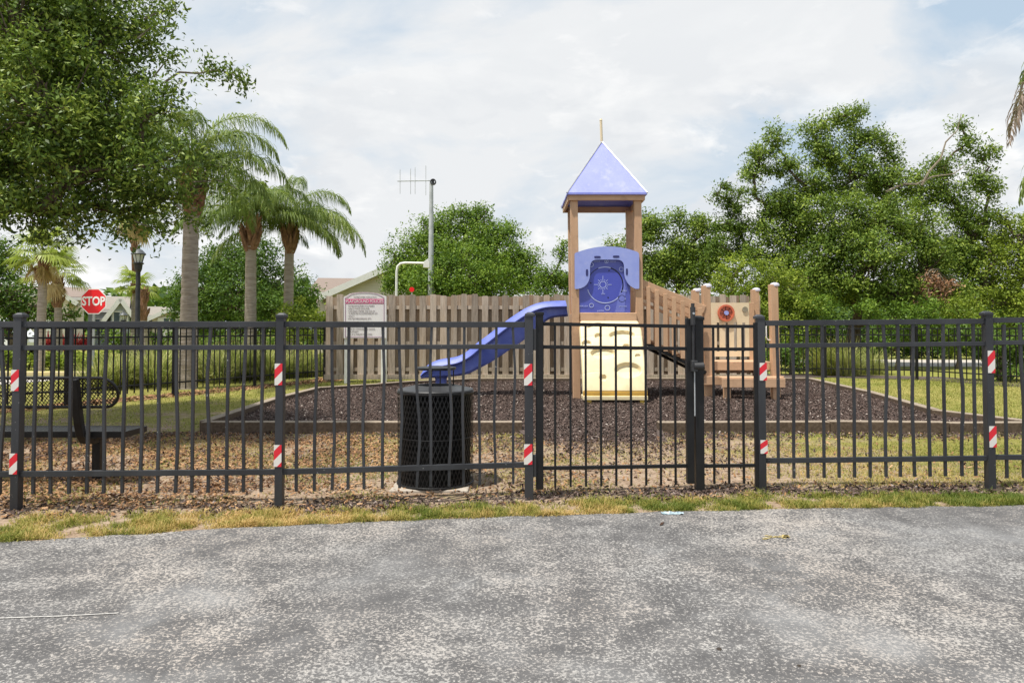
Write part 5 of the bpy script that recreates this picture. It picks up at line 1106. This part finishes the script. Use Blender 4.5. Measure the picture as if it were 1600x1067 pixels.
# ------------------------------------------------------------------ houses
def house(label, Y, x0, x1, ze, zr, zg, gx0, gx1, wall, roof, depth=10, win=True, garage=True):
    "main block with its ridge along the street and a gabled projection towards the viewer"
    r_ = thing('house', label, 'house', ((x0+x1)/2, Y, 0)); T_ = M['trim_white']
    MB().box(((x0+x1)/2, Y+depth/2, ze/2), (x1-x0, depth, ze)).build('wall', M[wall], r_)
    mb = MB(); o = 0.45; yy0, yy1, ym = Y-o, Y+depth+o, Y+depth/2; zl = ze-0.05
    mb.prism([(x0-o, yy0, zl), (x0-o, ym, zr), (x0-o, yy1, zl), (x0-o, yy1, zl+0.22), (x0-o, ym, zr+0.24), (x0-o, yy0, zl+0.22)], (x1-x0+2*o, 0, 0)); rf_ = mb.build('roof', M[roof], r_)
    for xg in (x0, x1): MB().prism([(xg-0.1, Y+.01, ze-0.02), (xg-.1, ym, zr-0.02), (xg-.1, Y+depth-.01, ze-.02)], (0.2, 0, 0)).build('gable_wall', M[wall], r_)
    MB().box(((x0+x1)/2, Y-o-0.03, zl+0.09), (x1-x0+2*o, 0.05, 0.2)).build('fascia', T_, rf_)
    gy = Y-2.5; gm = (gx0+gx1)/2
    MB().prism([(gx0, gy, 0), (gx1, gy, 0), (gx1, gy, ze-0.1), (gm, gy, zg-0.25), (gx0, gy, ze-0.1)], (0, 2.48, 0)).build('wall', M[wall], r_)
    sl2 = (zg-ze)/((gx1-gx0)/2); 
    for sg_, gx in ((-1, gx0), (1, gx1)):
        ex2 = gx+sg_*0.5; ez = ze-0.5*sl2
        MB().prism([(gm, gy-0.4, zg), (ex2, gy-0.4, ez), (ex2, gy-0.4, ez-0.16), (gm, gy-0.4, zg-0.16)], (0, 6.0, 0)).build('roof', M[roof], r_)
        MB().bar((gm, gy-0.44, zg-0.04), (ex2, gy-0.44, ez-0.04), 0.05, 0.30).build('fascia', T_, r_)
    def window(cx, cz, w_, h_, y):
        f = MB().box((cx, y-0.04, cz), (w_+0.2, 0.06, h_+0.2)).build('window', T_, r_); MB().box((cx, y-0.08, cz), (w_, 0.03, h_)).build('pane', M['glass'], f)
        MB().box((cx, y-0.10, cz), (0.05, 0.02, h_)).build('glazing_bar', T_, f)
    if garage:
        dr = MB(); n = 4
        for k in range(n): dr.box((gm, gy-0.05, 0.3+k*0.55), ((gx1-gx0)*0.7, 0.06, 0.52))
        dr.build('garage_door', M['trim_white'], r_, bevel=0.02)
    if win:
        window(gm, ze-0.55, 0.8, 0.9, gy)
        side = x0 if gm > (x0+x1)/2 else x1
        window((side+(gx0 if side == x0 else gx1))/2, ze-1.2, 0.9, 1.2, Y)
    r_.rotation_euler.z = math.atan2(-(x0+x1)/2, Y)*0.92; return r_
def XZ(px, py, Y): p = W(px, py, Y); return p.x, p.z
Yh = 46
x_, z_ = XZ(102, 470, Yh)
house('cream house behind the fan palms, left of the STOP sign', Yh, XZ(20, 0, Yh)[0], XZ(129, 0, Yh)[0], XZ(0, 467, Yh)[1], XZ(0, 447, Yh)[1], XZ(0, 449, Yh)[1]*1.0, XZ(60, 0, Yh)[0], XZ(110, 0, Yh)[0], 'wall_cream', 'roof_brown')
Yh = 52
house('pale blue house with a grey brown roof between the STOP sign and the lamp', Yh, XZ(150, 0, Yh)[0], XZ(196, 0, Yh)[0], XZ(0, 487, Yh)[1], XZ(0, 464, Yh)[1], XZ(0, 468, Yh)[1], XZ(182, 0, Yh)[0], XZ(206, 0, Yh)[0], 'wall_blue', 'roof_grey', 9)
Yh = 56
house('beige house with two low gables right of the street lamp', Yh, XZ(218, 0, Yh)[0], XZ(262, 0, Yh)[0], XZ(0, 496, Yh)[1], XZ(0, 481, Yh)[1], XZ(0, 484, Yh)[1], XZ(246, 0, Yh)[0], XZ(292, 0, Yh)[0], 'wall_beige', 'roof_grey', 9)
Yh = 36
house('tan gabled house behind the notice board and the round tree', Yh, XZ(519, 0, Yh+2)[0], XZ(690, 0, Yh)[0], XZ(0, 462, Yh)[1], XZ(0, 441, Yh+4)[1], XZ(0, 413, Yh)[1], XZ(528, 0, Yh)[0], XZ(736, 0, Yh)[0], 'wall_cream', 'roof_brown', 9, win=False)
Yh = 50
house('small brown roofed house peeking out left of the tan gabled house', Yh, XZ(509, 0, Yh)[0], XZ(545, 0, Yh)[0], XZ(0, 477, Yh)[1], XZ(0, 459, Yh)[1], XZ(0, 462, Yh)[1], XZ(520, 0, Yh)[0], XZ(545, 0, Yh)[0], 'wall_beige', 'roof_brown', 8, win=False)

# ------------------------------------------------------------------ parked car at the far left
def car(label, x, Y, mat):
    r_ = thing('parked_car', label, 'car', (x, Y, 0)); prof = [(-2.3, .35), (-2.35, .8), (-2.2, 1.05), (-1.95, 1.15), (-1.6, 1.72), (-1.3, 1.80), (0.9, 1.80), (1.2, 1.70), (1.75, 1.12), (2.3, .98), (2.42, .7), (2.38, .35)]
    bd_ = MB().prism([(x+a, Y-.9, z) for a, z in prof], (0, 1.8, 0)).build('body', M[mat], r_, bevel=0.06)
    for pts_ in ([(-1.75, 1.2), (-1.45, 1.64), (-.55, 1.66), (-.55, 1.2)], [(-.45, 1.2), (-.45, 1.66), (.45, 1.66), (.45, 1.2)], [(.55, 1.2), (.55, 1.66), (1.0, 1.64), (1.45, 1.2)]):
        MB().prism([(x+a, Y-.915, z) for a, z in pts_], (0, 0.01, 0)).build('window', M['glass'], bd_)
    for wx in (-1.45, 1.5):
        for wy in (-.9, .72):
            wl = MB().disc_y((x+wx, Y+wy-.01, .34), .34, .2, 24).build('wheel', M['rubber'], r_); MB().disc_y((x+wx, Y+wy-.02, .34), .2, .02, 16).build('rim', M['silver'], wl)
    MB().box((x+2.38, Y-.6, .78), (.06, .35, .14)).build('headlight', M['lamp_glass'], bd_)
car('white parked car cut off by the left edge beyond the hedge', W(0, 500, 31).x-0.8, 31, 'car_white')

# ------------------------------------------------------------------ scattered stuff
rng = np.random.default_rng(42)
from math import pi
def inpoly(x, y, poly):
    c = np.zeros(len(x), bool); n = len(poly); j = n-1
    for i in range(n):
        xi, yi = poly[i]; xj, yj = poly[j]; m = ((yi > y) != (yj > y)) & (x < (xj-xi)*(y-yi)/(yj-yi+1e-12)+xi); c ^= m; j = i
    return c
bed = [(-3.72, 8.50), (0.12, 8.50), (0.3, 7.75), (1.65, 7.7), (1.78, 8.50), (6.38, 8.50), (5.92, 9.7), (6.48, 12.6), (6.87, 15.92), (-0.95, 15.77), (-2.05, 15.07), (-2.76, 14.27), (-3.74, 13.4), (-3.84, 11.5)]
def wedge(P, size, rng, asp=0.5, th=0.25, tilt=0.5):
    n = len(P); a = rng.uniform(0, 2*pi, n); e = rng.normal(0, tilt, n); d = np.stack([np.cos(e)*np.cos(a), np.cos(e)*np.sin(a), np.sin(e)], 1)
    nm = unit(rng.normal(size=(n, 3))*tilt+np.array([0, 0, 1.0])); sd = unit(np.cross(d, nm)); nn = np.cross(sd, d)
    Lz = (size*rng.uniform(.4, 1.5, n))[:, None]; A = P-d*Lz/2; B_ = P+d*Lz/2; S_ = sd*Lz*asp/2; H_ = nn*Lz*th
    t1 = np.stack([A-S_, B_-S_*.6, P+H_], 1); t2 = np.stack([B_-S_*.6, B_+S_, P+H_], 1); t3 = np.stack([B_+S_, A+S_*.7, P+H_], 1); t4 = np.stack([A+S_*.7, A-S_, P+H_], 1)
    return np.concatenate([t1, t2, t3, t4])
n = 165000; x = rng.uniform(-4, 7, n); y = 7.7+8.3*rng.uniform(0, 1, n)**1.25; ok = inpoly(x, y, bed); x, y = x[ok], y[ok]
z = (0.053+0.035*vnoise(x, y, 1.1)*np.clip((y-8.5)/3, 0, 1))*np.clip((y-7.7)/0.75, 0.03, 1)+rng.uniform(0, .018, len(x)); t = np.clip(rng.beta(1.6, 2.6, len(x))+(rng.uniform(0, 1, len(x)) > .965)*.6, 0, 1)
tag(fast('mulch_chips', wedge(np.stack([x, y, z], 1), 0.026, rng), 3, np.tile(t, 4), M['mulch_chip']), 'loose dark brown wood chips filling the play area', 'mulch', kind='stuff')
# leaf litter and dark chips between fence and kerb
def fence_y(x): return np.interp(x, [-5.3, -3.46, -1.65, .12, 1.97, 3.76, 5.6], [4.76, 4.8, 4.87, 5.13, 5.38, 5.4, 5.3])
n = 190000; x = rng.uniform(-5.6, 6.6, n); y = rng.uniform(4.5, 8.4, n); fy = fence_y(x); dv = y-fy
near = np.exp(-((dv+0.02)/0.17)**2); curb = np.exp(-((y-8.2)/0.28)**2); leftw = np.clip((0.3-x)/2.5, 0, 1)*np.clip((9-y)/1.2, 0, 1)*(dv > 0)
pr_ = np.clip(near*(0.35+.8*vnoise(x, y, 2.2))+curb*.7+leftw*(0.25+1.1*(vnoise(x, y, 1.3)-.25))+(.04+.30*np.clip((2.4-x)/1.5, 0, 1)*vnoise(x, y, 1.7)+.5*np.exp(-((x-1.0)/1.3)**2-((y-7.7)/.8)**2))*(dv > 0), 0, 1)*0.8
pr_ = pr_*np.clip(.10+1.9*(vnoise(x, y+60, 3.1)*.6+vnoise(x, y+9, 9)*.4-.18), 0.12, 1)
ok = (rng.uniform(0, 1, n) < pr_) & (dv > -0.22) & (y > edge_y(x)+0.06); x, y, nr, cb, lw = x[ok], y[ok], near[ok], curb[ok], leftw[ok]
dark = rng.uniform(0, 1, len(x)) < np.clip(nr*.75+cb*.8-.35*lw+.7*np.exp(-((x-1.0)/1.3)**2-((y-7.6)/1.)**2)+.25*(x > -1.5), 0.15, .92)
P = np.stack([x, y, 0.006+rng.uniform(0, .02, len(x))], 1)
tag(fast('bark_chips', wedge(P[dark], 0.027, rng), 3, np.tile(np.clip(rng.beta(1.8, 2.2, dark.sum()), 0, 1), 4), M['mulch_chip']), 'dark bark chips washed along the front fence and the kerb', 'bark chips', kind='stuff')
tag(fast('fallen_leaves', wedge(P[~dark], 0.028, rng, .5, .12, .35), 3, np.tile(np.clip(rng.beta(2.2, 1.9, (~dark).sum())+.7*(vnoise(P[~dark][:, 0], P[~dark][:, 1]+20, 1.6)-.5), 0, 1), 4), M['litter']), 'dry tan leaves scattered under the bench and fence', 'leaf litter', kind='stuff')
n = 60000; x = rng.uniform(-12, -3.9, n); y = rng.uniform(8, 18, n); xf = np.interp(y, [8.05, 16.85], [-9.15, -4.62]); ok = np.abs(x-xf) < 0.35*rng.uniform(.3, 1.4, n); P = np.stack([x[ok], y[ok], 0*x[ok]+.012], 1)
tag(fast('fallen_leaves', wedge(P, 0.07, rng, .5, .12, .35), 3, np.tile(rng.beta(2.4, 1.7, len(P)), 4), M['litter']), 'brown leaf litter under the left picket fence by the palms', 'leaf litter', kind='stuff')
# grass
def blades(x, y, h, rng, wid=0.006, z=0.0):
    n = len(x); a = rng.uniform(0, 2*pi, n); el = rng.uniform(R(12), R(80), n); H = h*rng.uniform(.5, 1.3, n)
    d = np.stack([np.cos(el)*np.cos(a), np.cos(el)*np.sin(a), np.sin(el)], 1); b0 = np.stack([x, y, np.full(n, z)], 1); wv = np.stack([-np.sin(a), np.cos(a), 0*a], 1)*wid/2
    m = b0+d*(H*.55)[:, None]; e = m+unit(d+np.array([0, 0, -.6]))*(H*.5)[:, None]
    return np.concatenate([np.stack([b0-wv, b0+wv, m+wv*.7], 1), np.stack([m+wv*.7, m-wv*.7, b0-wv], 1), np.stack([m-wv*.7, m+wv*.7, e], 1)])
n = 170000; x = rng.uniform(-5.2, 6.2, n); fy = fence_y(x)-0.10; e0_ = edge_y(x)+(0.35*(x+3.04))*(x < -3.04); 
u = rng.uniform(0, 1, n); y = e0_-0.03+0.05*vnoise(x, 0*x+2, 7)+(fy-e0_+.05)*u; gapd = np.clip(1.15-1.1*u**1.6, 0, 1)
dn = gapd*np.clip((vnoise(x, y, 2.6)*.5+vnoise(x, y, 9)*.7-.30)*2.1+0.18*(x > 1.2), 0, 1); ok = rng.uniform(0, 1, n) < dn; x, y = x[ok], y[ok]
u = u[ok]
t = np.clip(0.74+0.75*(vnoise(x, y, 13)-.5)-0.25*u-0.26*(x > 0.8)-0.45*np.clip((vnoise(x+40, y, 1.5)-.45)*2.2, -.5, 1)-0.05*np.clip(x, 0, 5)+rng.normal(0, .17, len(x)), 0, 1)
tag(fast('verge_grass', blades(x, y, 0.040*(.35+1.3*vnoise(x, y, 9)), rng, .005), 3, np.tile(t, 3), M['grass']), 'strip of dry grass between the asphalt and the front fence', 'grass', kind='stuff')
n = 150000; x = rng.uniform(-6.2, 7.6, n); y = rng.uniform(4.9, 8.35, n); dv = y-fence_y(x)
rt = np.clip((x-1.9)/1.0, 0, 1); lf = np.clip((1.9-x)/1.5, 0, 1)
dn = (dv > .12)*(rt*np.clip((7.75-y)/.5, 0, 1)*np.clip(.3+1.2*vnoise(x, y, 2.0), 0, 1)+lf*np.clip((vnoise(x, y, 1.8)-.46)*3.0, 0, .75)+.08)
ok = rng.uniform(0, 1, n) < dn; x, y = x[ok], y[ok]; t = np.clip(.66-.55*(vnoise(x, y+30, 1.2)-.3)+.6*(vnoise(x, y, 9)-.5)+rng.normal(0, .17, len(x)), 0, 1)
tag(fast('patchy_grass', blades(x, y, 0.034, rng, .006), 3, np.tile(t, 3), M['grass']), 'patchy grass between the front fence and the kerb', 'grass', kind='stuff')
n = 150000; x = rng.uniform(-9, 12, n); y = rng.uniform(8.0, 17.5, n); o_ = ~inpoly(x, y, [(-4.0, 8.3), (6.9, 8.3), (6.2, 9.7), (6.75, 12.6), (7.15, 16.2), (-1.0, 16.0), (-2.15, 15.3), (-2.9, 14.5), (-3.95, 13.55), (-4.1, 11.5)]); left = x < 0
dn = o_*np.where(left, np.clip(-.05+1.15*vnoise(x, y, 1.0), 0, 1)*np.clip((y-7.9)/1.2, 0, 1), 1.0); ok = rng.uniform(0, 1, n) < dn; x, y = x[ok], y[ok]
t = np.clip(.58+.6*(vnoise(x, y+30, .9)-.4)+.5*(vnoise(x, y, 5)-.5)+rng.normal(0, .15, len(x)), 0, 1)
tag(fast('lawn_grass', blades(x, y, 0.045, rng, .011), 3, np.tile(t, 3), M['lawn_blade']), 'green lawn on both sides of the mulched play area', 'lawn', kind='stuff')
# litter on the road
rng2 = np.random.default_rng(3); bp = GP(1050, 801, 0.01)
mb = MB(); nx_, ny_ = 10, 5
for j in range(ny_+1):
    for i in range(nx_+1): mb.v.append((bp.x-0.075+0.15*i/nx_, bp.y-0.025+0.05*j/ny_, 0.006+abs(rng2.normal(0.008, 0.006))*math.sin(pi*(j+.5)/(ny_+1))))
for j in range(ny_):
    for i in range(nx_): a = j*(nx_+1)+i; mb.f.append((a, a+1, a+nx_+2, a+nx_+1))
tag(mb.build('plastic_wrapper', M['bag']), 'crumpled pale blue wrapper lying at the edge of the asphalt', 'litter')
def clod(label, px, py, r_):
    p = GP(px, py, 0.004); rg = np.random.default_rng(int(px)); mb = MB()
    mb.lathe((p.x, p.y, p.z-0.002), [(r_, 0), (r_*1.1, r_*.3), (r_*.7, r_*.7), (r_*.1, r_*.8)], 9); mb.v = [(v[0]+rg.normal(0, r_*.15), v[1]+rg.normal(0, r_*.15), v[2]) for v in mb.v]
    tag(mb.build('dirt_clod', M['clod']), label, 'clod')
clod('small dark clod on the asphalt, the larger and nearer the middle', 1124, 1014, 0.010); clod('small dark clod on the asphalt near the bottom right', 1249, 1040, 0.008)
lf = GP(1033, 818, 0.007); mb = MB(); mb.add([(lf.x-.02, lf.y-.04, .007), (lf.x+.005, lf.y-.03, .012), (lf.x+.03, lf.y+.04, .008), (lf.x+.005, lf.y+.02, .011)], [(0, 1, 2, 3)])
tag(mb.build('dry_leaf', M['litter']), 'single tan leaf on the asphalt below the wrapper', 'leaf')
